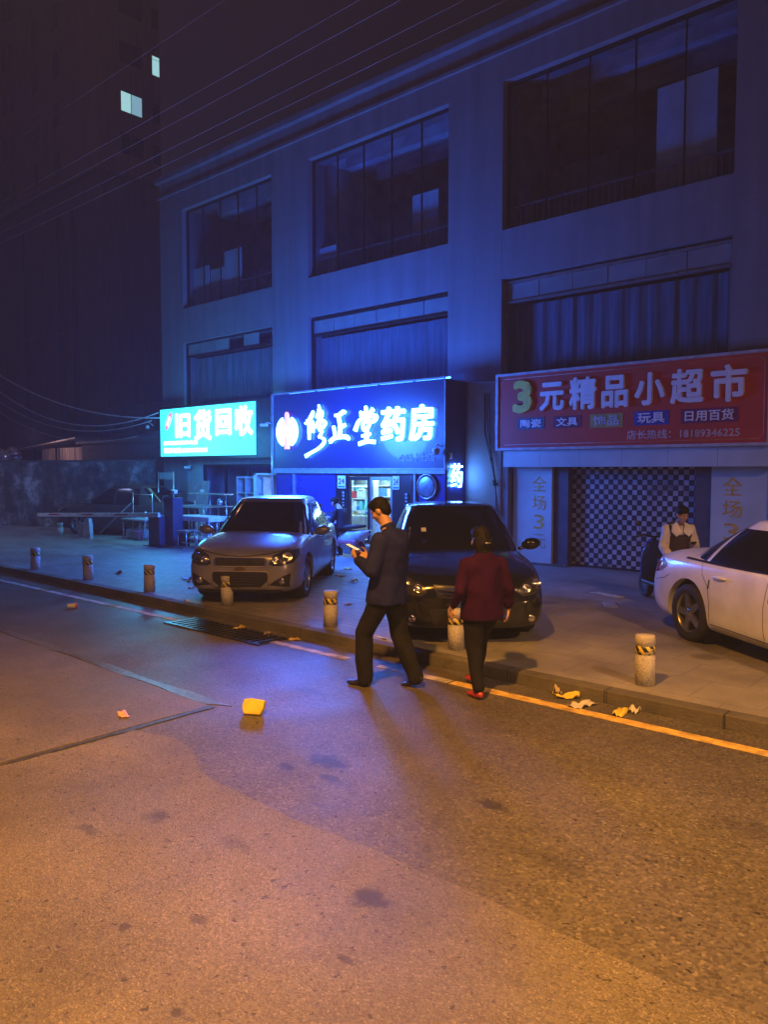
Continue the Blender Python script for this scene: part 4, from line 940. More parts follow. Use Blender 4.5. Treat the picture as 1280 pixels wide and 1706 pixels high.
for x in (-93.6, -84.7, -81.4):
    obj('recess_strip', tb(MB(), x-.5, x+.5, 40.18, 40.249, 6, 30), pm('dark_strip', (.02, .02, .03), .6), tw)
for x in (-97.6, -95.4, -89.3, -84.2):
    for k in range(6):
        z = 34.2+k*5.2
        wo = obj('window', tb(MB(), x-.65, x+.65, 39.93, 39.999, z, z+2.5), M_DKWIN, tw)
E_WIN = emat('lit_window', (.42, .82, .85), 1.0)
E_WIN2 = emat('lit_window_dim', (.30, .62, .80), .75)
for k in range(7):
    z = 34.6 + k*5.0 - .0
    lit = (k == 1)
    z = {0: 34.9, 1: 39.25, 2: 44.2}.get(k, 44.2+(k-2)*4.9)
    fr_ = obj('window', tb(tb(tb(tb(MB(), -75.119, -75.06, 42.45, 42.55, z, z+2.05), -75.119, -75.06, 44.95, 45.05, z, z+2.05), -75.119, -75.06, 42.551, 44.949, z+1.97, z+2.05), -75.119, -75.06, 43.68, 43.74, z, z+1.969), M_TRIM if lit else M_DARKMET, tw, label='window lit from inside, sliding panes' if lit else None)
    for a, b_ in ((42.551, 43.679), (43.741, 44.949)):
        obj('pane', tb(MB(), -75.118, -75.09, a, b_, z+.02, z+1.965), (E_WIN if a < 43 else E_WIN2) if lit else M_DKWIN, fr_)
    lit2 = (k == 2)
    fr_ = obj('window', tb(tb(MB(), -75.119, -75.07, 46.20, 46.26, z, z+2.0), -75.119, -75.07, 46.261, 47.15, z+1.6, z+1.64), M_TRIM if lit2 else M_DARKMET, tw, label='narrow lit window at the tower corner' if lit2 else None)
    obj('pane', tb(MB(), -75.118, -75.09, 46.27, 47.12, z+.02, z+1.98), E_WIN if lit2 else M_DKWIN, fr_)
# second lower block further left, seen as a violet wall
lb = thing('far_block', 'low violet lit block far behind the old wall with a dark pipe on it', 'building', (-52, 32, 0))
obj('wall', MB().box(-14, 4.5, 0, 4, 0, 6.8), M_TOWLOW, lb); obj('parapet', MB().box(-14.2, 4.7, -.2, 4.1, 6.801, 7.1), M_TOWLOW, lb)
for k in range(5): obj('window', MB().box(-13+k*3.2, -11.4+k*3.2, -.05, -.001, 5.0, 6.4), M_DKWIN, lb)

def dirtywall():
    m, nt, b = newmat('old_blotchy_wall'); N = nt.nodes; L = nt.links
    tc = N.new('ShaderNodeTexCoord').outputs['Object']
    a = N.new('ShaderNodeTexNoise'); a.inputs['Scale'].default_value = 1.1; a.inputs['Detail'].default_value = 10; a.inputs['Roughness'].default_value = .72; L.new(tc, a.inputs['Vector'])
    r = N.new('ShaderNodeValToRGB'); e = r.color_ramp.elements; e[0].position = .42; e[0].color = (.045, .042, .045, 1); e[1].position = .64; e[1].color = (.42, .41, .41, 1)
    q = e.new(.53); q.color = (.12, .115, .12, 1); L.new(a.outputs[0], r.inputs[0]); L.new(r.outputs[0], b.inputs['Base Color']); b.inputs['Roughness'].default_value = .9
    bp = N.new('ShaderNodeBump'); bp.inputs['Strength'].default_value = .6; bp.inputs['Distance'].default_value = .03; L.new(a.outputs[0], bp.inputs['Height']); L.new(bp.outputs[0], b.inputs['Normal'])
    return m
wl_len = math.hypot(6.15, 2.4)+16; wang = math.atan2(2.4, 6.15)
ow = obj('boundary_wall', MB().box(-wl_len, 0, 0, .24, 0, 2.2), dirtywall(), None, (-21.96, 13.25, .1), (0, 0, wang))
tag(ow, 'old blotchy plastered wall closing the forecourt on the left', 'wall')
cpw = obj('coping', MB().box(-wl_len, 0, -.03, .27, 2.201, 2.26), pm('wall_coping', (.10, .10, .10), .9), ow)
sd = thing('shed', 'low dark shed behind the old wall with a pale striped curtain under a lean-to roof', 'shed', (-31.3, 16.3, 0))
obj('wall', MB().box(-1.3, 5.6, 0, 3, 0, 3.15), pm('shed_grey', (.10, .10, .12), .8), sd)
obj('roof', MB().box(-1.5, 5.8, -.2, 3.2, 3.151, 3.26), pm('shed_roof', (.13, .12, .13), .7), sd)
obj('lean_to_roof', MB().prism([(-7.0, 3.02), (-1.35, 3.40), (-1.35, 3.46), (-7.0, 3.08)], 'y', -.3, 2.4), pm('pale_sheet_roof', (.45, .40, .38), .6), sd)
cu = MB(); pts = []
for k in range(90): pts.append((-5.9+k*.05, .3+.03*math.sin(k*1.3)+.02*noise.noise(Vector((k*.3, 0, 0)))))
n_ = len(pts); cu.add([Vector((x, y, z)) for z in (2.1, 3.05) for x, y in pts], [(i, i+1, n_+i+1, n_+i) for i in range(n_-1)])
obj('curtain', cu, pm('pale_striped_curtain', (.55, .42, .36), .8, var=.5, scale=3, aniso=(6, 1, .2), dirt=(.10, .07, .07)), sd)
for x in (-6.2, -4.0): obj('post', MB().tube([(x, .1, 0), (x, .1, 3.1)], .05, 8), M_DARKMET, sd)
lamp('shed_lamp', (-34.2, 14.9, 3.5), 50, (1.0, .62, .62), .1)
hp_ = MB(); rgh = random.Random(9)
for k in range(40): hp_.ell((rgh.uniform(-2.4, 2.4), rgh.uniform(-.6, .6), .5+rgh.uniform(0, .5)-abs(rgh.uniform(-.3, .3))), (rgh.uniform(.2, .5), .3, rgh.uniform(.15, .35)), None, 8, 5)
tag(obj('wrapped_heap', hp_, pm('crumpled_foil', (.7, .7, .72), .25, .6, bump=.8, bscale=9), None, (-41.0, 16.0, 2.1)), 'glinting heap of wrapped goods just above the old wall at the far left', 'heap')

# ================================================================== wires
M_CABLE = pm('cable_grey', (.22, .22, .24), .45, .1)
M_CABLEW = pm('cable_white', (.75, .75, .78), .4)
M_CABLEB = pm('cable_black', (.03, .03, .03), .5)
for k, z in enumerate((8.30, 8.57, 9.04, 9.38, 10.76)):
    pts = [(-60+i*3.0, 9.0, z + .0003*((-60+i*3.0)+14)**2*(1+.15*k)) for i in range(25)]
    tag(obj('overhead_cable', MB().tube(pts, .0055 if k < 4 else .004, 5), M_CABLE), ['lowest', 'second lowest', 'middle', 'second highest', 'topmost, faintest'][k] + ' of the thin cables crossing the dark sky above the roof', 'cable', 'cables over the roof')
def sag(a, b, s, n=24): return [Vector(a).lerp(Vector(b), i/n) + Vector((0, 0, -s*4*(i/n)*(1-i/n))) for i in range(n+1)]
for k, (a, b_, s, lab, r_) in enumerate((((-34, 12.0, 7.0), (-20.9, 12.95, 3.62), .75, 'brightest sagging cable running down to the corner of the cyan sign', .018),
                                 ((-34, 12.0, 6.7), (-20.96, 12.93, 3.78), 1.35, 'second sagging cable that rises again to the top corner of the cyan sign', .014),
                                 ((-34, 12.0, 6.1), (-21.3, 12.9, 3.55), 1.15, 'third sagging cable beneath the bright ones left of the cyan sign', .010),
                                 ((-34, 12.0, 5.6), (-22.1, 12.9, 3.1), .95, 'lowest thin sagging cable above the shed', .007))):
    tag(obj('sagging_cable', MB().tube(sag(a, b_, s), r_*1.25, 6), M_CABLEW), lab, 'cable', 'cables sagging towards the cyan sign')
tag(obj('far_cable', MB().tube(sag((-36, 14, 7.7), (-27, 14, 7.35), .15), .008, 5), M_CABLE), 'single thin cable high up in front of the dark tower', 'cable')
ju = MB(); ju.tube([(-22.0, 13.2, 3.55), (-21.6, 13.0, 3.52), (-21.3, 12.95, 3.4)], .01); ju.ell((-21.7, 13.0, 3.38), (.06, .06, .06))
tag(obj('junction_box', ju, M_WHITEP), 'small pale junction ball hanging by the sagging cables', 'junction box')
# bundle of cables on the pier by the red sign
rr = random.Random(11)
cbd = thing('cable_bundle', 'tangle of cables knotted on the pier between the blue shop and the red sign', 'cables', (-9.1, 13.66, 1.76))
for k in range(5):
    x0 = rr.uniform(-.34, -.10); pts = [Vector((x0, -.02, 1.9)), Vector((x0+rr.uniform(-.03, .05), -.03, 1.1)), Vector((-.10+rr.uniform(-.03, .03), -.04, .45)), Vector((rr.uniform(-.02, .02), -.05, .02)), Vector((rr.uniform(-.01, .06), -.03, -.5)), Vector((rr.uniform(.0, .1), -.02, -1.2 if k < 2 else -.7))]
    obj('cable', MB().tube(pts, .008, 6), M_CABLEB, cbd)
kn = MB()
for k in range(9):
    c_ = [Vector((rr.uniform(-.07, .07), -.05+rr.uniform(-.03, .02), rr.uniform(-.07, .07))) for _ in range(4)]; kn.tube(c_, .008, 5)
obj('knot', kn, M_CABLEB, cbd)
tag(obj('strung_wire', MB().tube(sag((-9.93, 13.2, 3.95), (-8.9, 13.38, 3.86), .04), .006, 5), M_CABLE), 'short wire strung from the blue sign to the red sign', 'cable')
# cameras on the shop fronts
def cctv(loc, rotz, label):
    t = thing('security_camera', label, 'camera', loc, rotz)
    obj('bracket', MB().tube([(0, 0, 0), (0, -.10, .03), (0, -.14, .0)], .012, 8), M_WHITEP, t)
    b_ = obj('housing', MB().box(-.045, .045, -.30, -.08, -.075, 0, b=.02), M_WHITEP, t)
    obj('lens', MB().lathe([(0, 0), (.03, 0), (.033, .01), (.0, .012)], 16, Matrix.Translation((0, -.30, -.038)) @ Matrix.Rotation(PI/2, 4, 'X')), M_CARGLASS, b_)
cctv((-15.62, 12.93, 3.24), R(-60), 'white camera at the left end of the dark blue signboard')
cctv((-20.3, 13.7, 2.15), R(-10), 'small camera under the cyan sign beside the shop door')
dm = thing('dome_camera', 'white dome camera with a swan neck at the lower right corner of the blue sign', 'camera', (-10.06, 12.93, 2.42))
obj('arm', MB().tube([(0, 0, .12), (0, -.06, .16), (0, -.13, .13), (0, -.14, .07)], .014, 8), M_WHITEP, dm)
obj('dome', MB().lathe([(.02, .08), (.07, .07), (.085, .03), (.08, -.02), (.05, -.06), (0, -.075)], 20, Matrix.Translation((0, -.14, 0))), pm('dome_shell', (.5, .5, .52), .25), dm)
tag(obj('wall_bracket', MB().box(0, .03, 13.08, 13.16, 2.28, 2.40, b=.005), M_WHITEP, None, (-9.93, 0, 0)), 'small white bracket on the blue side wall above the glowing character', 'bracket')

# ================================================================== bollards
def stone():
    m, nt, b = newmat('granite'); N = nt.nodes; L = nt.links
    tc = N.new('ShaderNodeTexCoord').outputs['Object']
    v = N.new('ShaderNodeTexVoronoi'); v.inputs['Scale'].default_value = 160; L.new(tc, v.inputs['Vector']); s_ = N.new('ShaderNodeSeparateColor'); L.new(v.outputs['Color'], s_.inputs[0])
    r = N.new('ShaderNodeValToRGB'); e = r.color_ramp.elements; e[0].color = (.24, .23, .22, 1); e[1].color = (.66, .63, .60, 1); L.new(s_.outputs[0], r.inputs[0])
    n2 = N.new('ShaderNodeTexNoise'); n2.inputs['Scale'].default_value = 5; n2.inputs['Detail'].default_value = 6; L.new(tc, n2.inputs['Vector'])
    mr = N.new('ShaderNodeMapRange'); mr.inputs['To Min'].default_value = .6; mr.inputs['To Max'].default_value = 1.25; L.new(n2.outputs[0], mr.inputs[0])
    mu = N.new('ShaderNodeMix'); mu.data_type = 'RGBA'; mu.blend_type = 'MULTIPLY'; mu.inputs[0].default_value = 1; L.new(r.outputs[0], mu.inputs[6]); L.new(mr.outputs[0], mu.inputs[7]); L.new(mu.outputs[2], b.inputs['Base Color']); b.inputs['Roughness'].default_value = .65
    bp = N.new('ShaderNodeBump'); bp.inputs['Strength'].default_value = .3; bp.inputs['Distance'].default_value = .003; L.new(s_.outputs[0], bp.inputs['Height']); L.new(bp.outputs[0], b.inputs['Normal'])
    return m
M_STONE = stone()
def stripes():
    m, nt, b = newmat('hazard_tape'); N = nt.nodes; L = nt.links
    tc = N.new('ShaderNodeTexCoord').outputs['Object']; sp = N.new('ShaderNodeSeparateXYZ'); L.new(tc, sp.inputs[0])
    at = N.new('ShaderNodeMath'); at.operation = 'ARCTAN2'; L.new(sp.outputs[1], at.inputs[0]); L.new(sp.outputs[0], at.inputs[1])
    a2 = N.new('ShaderNodeMath'); a2.operation = 'MULTIPLY_ADD'; L.new(at.outputs[0], a2.inputs[0]); a2.inputs[1].default_value = 7/(2*PI)
    zz = N.new('ShaderNodeMath'); zz.operation = 'MULTIPLY'; L.new(sp.outputs[2], zz.inputs[0]); zz.inputs[1].default_value = 9; L.new(zz.outputs[0], a2.inputs[2])
    fr_ = N.new('ShaderNodeMath'); fr_.operation = 'FRACT'; L.new(a2.outputs[0], fr_.inputs[0]); gt = N.new('ShaderNodeMath'); gt.operation = 'GREATER_THAN'; L.new(fr_.outputs[0], gt.inputs[0]); gt.inputs[1].default_value = .45
    nz = N.new('ShaderNodeTexNoise'); nz.inputs['Scale'].default_value = 18; nz.inputs['Detail'].default_value = 4; L.new(tc, nz.inputs['Vector']); g2 = N.new('ShaderNodeMath'); g2.operation = 'GREATER_THAN'; L.new(nz.outputs[0], g2.inputs[0]); g2.inputs[1].default_value = .60
    mx = N.new('ShaderNodeMix'); mx.data_type = 'RGBA'; L.new(gt.outputs[0], mx.inputs[0]); mx.inputs[6].default_value = (.62, .48, .04, 1); mx.inputs[7].default_value = (.012, .012, .012, 1)
    m2 = N.new('ShaderNodeMix'); m2.data_type = 'RGBA'; L.new(g2.outputs[0], m2.inputs[0]); L.new(mx.outputs[2], m2.inputs[6]); m2.inputs[7].default_value = (.4, .37, .32, 1)
    L.new(m2.outputs[2], b.inputs['Base Color']); b.inputs['Roughness'].default_value = .4
    return m
M_TAPE = stripes()
def bollard(h):
    t = thing('bollard', 'x', 'bollard', (0, 0, 0), 0, 'round stone bollards along the kerb')
    r = .088
    obj('post', MB().lathe([(r, 0), (r, h-.185), (r-.006, h-.18), (r-.006, h-.085), (r, h-.08), (r*.995, h-.015), (r*.93, h-.003), (0, h)], 32), M_STONE, t)
    obj('warning_band', MB().lathe([(r-.0055, h-.170), (r-.002, h-.168), (r-.002, h-.097), (r-.0055, h-.095)], 32), M_TAPE, t)
    return t
bl0 = bollard(.46)
bspots = [(-2.84, 6.69, 'rightmost stone bollard, standing alone near the white car with bright yellow and black tape'), (-4.94, 6.65, 'stone bollard half hidden behind the woman in dark red'), (-6.85, 6.60, 'stone bollard just left of the man looking at his phone'),
          (-9.05, 6.66, 'stone bollard directly in front of the silver car bumper'), (-11.0, 6.58, 'stone bollard next left of the silver car'), (-12.97, 6.55, 'second bollard from the left edge along the kerb'), (-15.04, 6.52, 'leftmost bollard of the kerb row')]
for k, (x, y, lab) in enumerate(bspots):
    o = bl0 if k == 0 else copy_tree(bl0); o['label'] = lab; o.location = (x, y, .1); o.rotation_euler = (R(random.uniform(-1.2, 1.2)), R(random.uniform(-1.2, 1.2)), k*1.7)
    if k: o.scale = (1, 1, .97 if k < 3 else .93)
o = copy_tree(bl0); o['label'] = 'small lone bollard far left beneath the striped barrier arm'; o.location = (-22.31, 10.43, .1); o.scale = (.95, .95, .82); o['group'] = 'round stone bollards along the kerb'

# drain grate in the gutter
dg_ = thing('drain_grate', 'wet black iron drain grate in the gutter with a pale rag on it', 'grate', (-8.0, 5.82, 0))
gm_ = MB()
for k in range(16): gm_.box(-.95+k*.12, -.95+k*.12+.055, -.20, .20, .003, .016)
gm_.box(-1.0, 1.0, -.24, -.201, .003, .018); gm_.box(-1.0, 1.0, .201, .24, .003, .018)
obj('bars', gm_, pm('wet_iron', (.02, .02, .022), .3, .5), dg_)
obj('pit', MB().box(-.99, .99, -.20, .20, .0006, .0026), pm('drain_dark', (.003, .003, .003), .9), dg_)

# ================================================================== barrier and its cabinets
M_CABB = pm('cabinet_blue_black', (.035, .05, .10), .4, .2)
bg_ = thing('barrier_gate', 'lowered white car park barrier arm with red stripes on a blue cabinet', 'barrier', (-17.35, 10.72, .1))
obj('cabinet', MB().box(-.26, .26, -.2, .2, .02, .78, b=.02), M_CABB, bg_)
obj('base_plate', MB().box(-.36, .40, -.3, .3, 0, .019), M_DARKMET, bg_)
obj('lock', MB().lathe([(0, 0), (.03, 0), (.03, .01), (0, .012)], 16, Matrix.Translation((.02, -.2, .42)) @ Matrix.Rotation(PI/2, 4, 'X')), M_BLK, bg_)
dz = .038
arm = MB(); arm.box(-6.5, .36, -.035, .035, -.055, .055, b=.006)
ao = obj('arm', arm, pm('white_arm', (.72, .71, .70), .4), bg_, (0, -.26, .80), (0, -dz, 0))
for x in (-5.35, -3.3, -1.45): obj('red_stripe', MB().box(x-.35, x+.35, -.0385, -.0355, -.012, .030), pm('red_stripe', (.45, .02, .03), .45), ao)
ar = thing('arm_rest', 'tilted grey steel fork post carrying the free end of the barrier arm', 'post', (-20.97, 10.62, .1))
obj('pillar', MB().prism([(-.16, 0), (.30, 0), (.22, .56), (-.02, .56)], 'y', -.10, .0), pm('galvanised_grey', (.34, .35, .37), .5, .3), ar)
obj('box', MB().box(-.62, -.14, -.02, .22, 0, .40, b=.01), pm('grey_box', (.20, .21, .22), .6), ar)
rc = thing('reader_cabinet', 'tall slim dark cabinet with a sloping hood and a small camera beside the barrier', 'cabinet', (-16.95, 10.85, .1))
obj('body', MB().box(-.20, .20, -.15, .15, .03, 1.24, b=.012), M_CABB, rc)
obj('hood', MB().prism([(-.30, 1.30), (.20, 1.40), (.20, 1.43), (-.30, 1.33)], 'y', -.18, .18), M_DARKMET, rc)
obj('hoop', MB().tube([(-.30, -.12, .75), (-.31, -.12, 1.18), (-.24, -.12, 1.28), (-.05, -.12, 1.29)], .014, 8), M_ALU, rc)
obj('camera', MB().box(.08, .24, -.14, -.02, 1.34, 1.44, b=.02), M_WHITEP, rc)
obj('foot_plate', MB().box(-.3, .75, -.22, .2, 0, .029), M_ALU, rc)

# ================================================================== second-hand furniture in front of the cyan sign
M_ST = pm('worn_stainless', (.55, .58, .60), .28, .75, var=.2, scale=5)
def worktable(loc, w_, d_, h_, rz, label, shelf=True, mat=M_ST, front=.05):
    t = thing('work_table', label, 'table', loc, rz, 'second-hand tables by the barrier')
    obj('table_top', MB().box(-w_/2, w_/2, -d_/2, d_/2, h_-front, h_, b=.006), mat, t)
    for sx in (-1, 1):
        for sy in (-1, 1): obj('leg', MB().tube([(sx*(w_/2-.04), sy*(d_/2-.04), 0), (sx*(w_/2-.04), sy*(d_/2-.04), h_-front)], .019, 8), mat, t)
    if shelf: obj('shelf', MB().box(-w_/2+.03, w_/2-.03, -d_/2+.03, d_/2-.03, .20, .225), mat, t)
    return t
worktable((-16.35, 11.3, .1), 1.25, .6, .78, R(3), 'front steel work table with a white edge nearest the silver car', True, pm('pale_enamel', (.65, .68, .68), .4), .12)
worktable((-17.5, 11.9, .1), 1.3, .55, .72, R(-2), 'low steel table behind the tall dark cabinet')
worktable((-18.1, 12.3, .1), 1.5, .55, .95, 0, 'long steel table of middle height under the cyan sign')
worktable((-19.4, 11.4, .1), 1.1, .6, .58, R(4), 'low cluttered table left of the barrier cabinet', False, pm('grey_laminate', (.30, .32, .34), .5))
rk = thing('steel_rack', 'two tier steel overshelf standing high among the tables under the cyan sign', 'rack', (-17.5, 12.35, .1))
for z in (.98, 1.30): obj('shelf', MB().box(-.8, .8, -.17, .17, z-.03, z, b=.004), M_ST, rk)
for x in (-.72, 0, .72): obj('post', MB().tube([(x, 0, 0), (x, 0, 1.30)], .015, 8), M_ST, rk)
jugs = thing('jug', 'small dull jug standing on the steel overshelf', 'jug', (-17.0, 12.3, 1.085)); obj('body', MB().lathe([(.05, 0), (.07, .02), (.075, .12), (.04, .17), (.03, .2), (0, .2)], 16), M_ALU, jugs); obj('handle', MB().tube([(.07, 0, .05), (.12, 0, .09), (.10, 0, .14), (.06, 0, .15)], .008), M_ALU, jugs)
# stools by the front table
for k, (x, y, lab) in enumerate(((-16.2, 10.72, 'steel framed stool in front of the white edged table'), (-15.72, 10.9, 'second steel stool, close to the silver car mirror'))):
    t = thing('stool', lab, 'stool', (x, y, .1), R(10+30*k), 'steel stools by the front table')
    obj('seat', MB().box(-.17, .17, -.17, .17, .44, .465, b=.008), M_ST, t)
    for sx in (-1, 1):
        for sy in (-1, 1): obj('leg', MB().tube([(sx*.15, sy*.15, 0), (sx*.13, sy*.13, .44)], .012, 8), M_ST, t)
    obj('rung', MB().box(-.15, .15, -.012, .012, .14, .16), M_ST, t)
bk = MB().lathe([(.10, 0), (.15, .02), (.17, .34), (.18, .36), (.165, .36), (.15, .03), (0, .03)], 24)
tag(obj('black_drum', bk, M_BLK, None, (-16.75, 11.0, .1)), 'round black drum under the tables right of the tall cabinet', 'drum')
pp = tag(obj('wood_panel', MB().box(-.53, .53, -.02, .02, 0, 1.62, b=.004), pm('faded_pink_board', (.36, .26, .28), .6), None, (-19.7, 13.3, .1), (R(-8), 0, 0)), 'faded pinkish wooden panel leaning by the shop front under the cyan sign', 'board')
obj('label_plate', MB().box(.12, .32, -.024, -.0205, 1.28, 1.36), M_WHITEP, pp)
cbs = thing('cubby_shelf', 'pale open cube shelf by the shop door behind the silver car', 'shelf', (-16.85, 13.35, .1))
cf = MB()
for k in range(5): cf.box(-.58, .58, -.15, .15, .03+k*.42, .05+k*.42)
for k in range(4): cf.box(-.60+k*.387, -.58+k*.387, -.152, .152, 0, 1.76)
obj('frame', cf, pm('pale_shelf', (.50, .48, .50), .6), cbs); obj('back', MB().box(-.59, .59, .153, .165, 0, 1.76), pm('shelf_back', (.28, .27, .30), .7), cbs)
sfm = thing('sign_frame', 'thin steel frame with a small dark board at its top near the wall corner', 'frame', (-19.75, 12.4, .1))
for x in (-.40, .40): obj('post', MB().tube([(x, 0, 0), (x, 0, 1.88)], .016, 8), M_STEEL, sfm)
obj('board', MB().box(-.384, .384, -.012, .012, 1.66, 1.86), pm('frame_board', (.16, .17, .2), .5), sfm)
tr_ = thing('trestle_frame', 'tall thin metal trestle frame standing behind the barrier arm', 'trestle', (-19.1, 11.25, .1))
for x in (-.50, .50):
    obj('post', MB().tube([(x, 0, .3), (x, 0, 1.30)], .014, 8), M_STEEL, tr_)
    for dx in (-.16, .16): obj('leg', MB().tube([(x, 0, .42), (x+dx, -.08, 0)], .01, 6), M_STEEL, tr_)
obj('rail', MB().tube([(-.5, 0, 1.26), (.5, 0, 1.26)], .012, 8), M_STEEL, tr_)
tag(obj('prop_pole', MB().tube([(-20.55, 10.75, .25), (-19.2, 10.95, 1.12)], .016, 8), M_STEEL), 'slanting metal pole leaning up from the arm rest', 'pole')
bu = thing('bucket', 'pink bucket on the ground under the low cluttered table', 'bucket', (-19.15, 11.15, .1))
obj('body', MB().lathe([(.10, 0), (.13, .26), (.135, .27), (.12, .27), (.095, .02), (0, .02)], 20), pm('pink_plastic', (.60, .16, .22), .4), bu); obj('handle', MB().tube([(-.13, 0, .26), (-.09, -.02, .38), (.09, -.02, .38), (.13, 0, .26)], .005), M_STEEL, bu)
tag(obj('crate', MB().box(-.42, .18, -.2, .2, 0, .26, b=.02), pm('green_grey_crate', (.30, .40, .38), .6), None, (-19.7, 11.5, .1)), 'pale green crate on the ground behind the barrier arm', 'crate')
for k, (x, y, sx, sz, c, lab) in enumerate(((-19.7, 11.4, .12, .12, (.5, .5, .5), 'small grey box at the left end of the low table'), (-19.2, 11.4, .05, .2, (.7, .75, .8), 'white bottle standing on the low table'), (-18.8, 11.5, .16, .10, (.3, .34, .4), 'dull basin shaped bundle on the low table'))):
    mb_ = MB().box(-sx, sx, -.1, .1, 0, sz, b=.02) if k != 1 else MB().lathe([(.04, 0), (.045, .02), (.045, .13), (.018, .16), (.018, .2), (0, .2)], 16)
    tag(obj(['carton', 'bottle', 'bundle'][k], mb_, pm('clutter_%d' % k, c, .5), None, (x, y, .681)), lab, ['box', 'bottle', 'bundle'][k])

# ================================================================== litter
def scrap(loc, sx, sy, h_, mat, label, name='litter', cat='litter', seed=0, group='scraps of litter on the ground'):
    r_ = random.Random(seed); bm = bmesh.new(); bmesh.ops.create_grid(bm, x_segments=7, y_segments=6, size=.5)
    for v in bm.verts:
        a = math.atan2(v.co.y, v.co.x); w_ = 1+.25*noise.noise(Vector((a*1.3, seed*3.1, 0)))
        x, y = v.co.x*sx*w_, v.co.y*sy*w_
        z = .003 + h_*abs(noise.noise(Vector((v.co.x*2.3+seed, v.co.y*2.1, seed*1.7))))*1.9
        v.co = Vector((x, y, z))
    g_ = bmesh.ops.solidify(bm, geom=bm.faces[:], thickness=.003)
    mb_ = MB(); bm.verts.index_update(); mb_.add([v.co.copy() for v in bm.verts], [[q.index for q in f.verts] for f in bm.faces], True); bm.free()
    return tag(obj(name, mb_, mat, None, loc, (0, 0, r_.uniform(0, 3))), label, cat, group)
M_YEL = pm('yellow_foam', (.62, .47, .05), .6, var=.1, scale=15)
M_YELP = pm('yellow_peel', (.62, .46, .08), .6, var=.2, scale=15)
M_PAP = pm('crumpled_paper', (.50, .48, .44), .7, var=.1)
M_PAPB = pm('brown_paper', (.42, .33, .20), .7)
yb = MB().prism([(-.075, 0), (.07, 0), (.09, .05), (.095, .125), (-.03, .135), (-.09, .125), (-.10, .06)], 'y', -.03, .03)
yo = tag(obj('foam_block', yb, M_YEL, None, (-5.05, 3.96, .0), (R(-28), 0, R(30))), 'bright yellow chunk of foam lying on the open road', 'foam')
bake(yo, [('BEVEL', dict(width=.012, segments=2))])
scrap((-5.83, 3.22, .006), .15, .07, .015, pm('orange_white_wrapper', (.72, .34, .16), .5), 'small orange and white wrapper on the smooth road left of the foam', seed=2)
cp_ = thing('paper_cup', 'crushed white paper cup with a red rim lying on the road at the left', 'cup', (-11.0, 5.22, .04), R(60))
obj('cup', MB().lathe([(.028, 0), (.030, .002), (.042, .13), (.044, .135), (.040, .13), (.027, .006), (0, .006)], 20, Matrix.Rotation(R(90), 4, 'Y')), M_WHITEP, cp_); obj('rim', MB().lathe([(.0425, .112), (.046, .12), (.046, .136), (.043, .14)], 20, Matrix.Rotation(R(90), 4, 'Y')), pm('cup_red', (.6, .12, .12), .5), cp_)
L0 = [((-7.94, 6.02, 0), .22, .09, .03, M_YELP, 'flattened yellow peel beside the drain grate'), ((-7.42, 6.05, 0), .22, .08, .03, M_PAPB, 'tan paper with a torn yellow corner in the gutter left of the foam disc'), ((-6.95, 6.08, 0), .14, .11, .03, M_YELP, 'round yellow scrap in the gutter nearest the walking man'),
      ((-3.32, 6.14, .0), .20, .07, .05, M_YEL, 'bright yellow twisted scrap in the gutter below the lone bollard'), ((-3.12, 6.04, .0), .26, .12, .03, M_PAP, 'pale grey crumpled paper beside the yellow scraps'), ((-2.78, 6.06, .0), .22, .09, .04, M_YEL, 'rightmost yellow scrap in the gutter'), ((-2.70, 6.16, .0), .10, .06, .05, M_PAP, 'little white scrap behind the rightmost yellow scrap'),
      ((-3.45, 6.19, .0), .07, .06, .08, M_PAPB, 'knotted brown scrap at the left of the gutter litter'), ((-10.5, 10.6, .1), .16, .12, .05, M_YELP, 'yellow scrap on the paving farthest behind the walking man'), ((-9.95, 9.84, .1), .18, .10, .03, M_YELP, 'middle yellow scrap on the paving beside the silver car'), ((-9.25, 9.46, .1), .15, .12, .05, M_YELP, 'nearest yellow scrap on the paving beside the silver car'),
      ((-7.74, 7.81, .1), .10, .07, .04, M_PAP, 'white scrap on the block paving left of the walking man'), ((-11.7, 7.75, .104), .22, .12, .05, M_PAP, 'white plastic scrap left of the silver car wheel'), ((-11.35, 7.6, .1), .14, .12, .05, M_YELP, 'yellow scrap beside the white plastic by the silver car'), ((-10.76, 7.2, .1), .12, .08, .03, M_PAP, 'small white scrap in front of the silver car wheel'),
      ((-9.7, 6.42, .105), .22, .07, .02, M_PAP, 'flat white scrap on the kerb left of the drain'), ((-13.19, 7.25, .1), .12, .08, .06, pm('brown_lump', (.18, .10, .07), .8), 'small brown lump on the paving between two bollards'), ((-5.9, 6.5, .104), .25, .05, .02, M_PAP, 'flat pale strip on the kerb edge before the walking man'), ((-5.33, 11.12, .104), .6, .18, .01, pm('pale_cement_smear', (.42, .42, .42), .8), 'long pale smear on the slabs before the shutter'), ((-4.9, 10.3, .104), .5, .2, .01, pm('pale_cement_smear2', (.36, .36, .37), .8), 'fainter pale smear on the slabs nearer the white car')]
for k, (lc, sx, sy, h_, mt_, lb_) in enumerate(L0): scrap(lc, sx, sy, h_, mt_, lb_, seed=k+5)

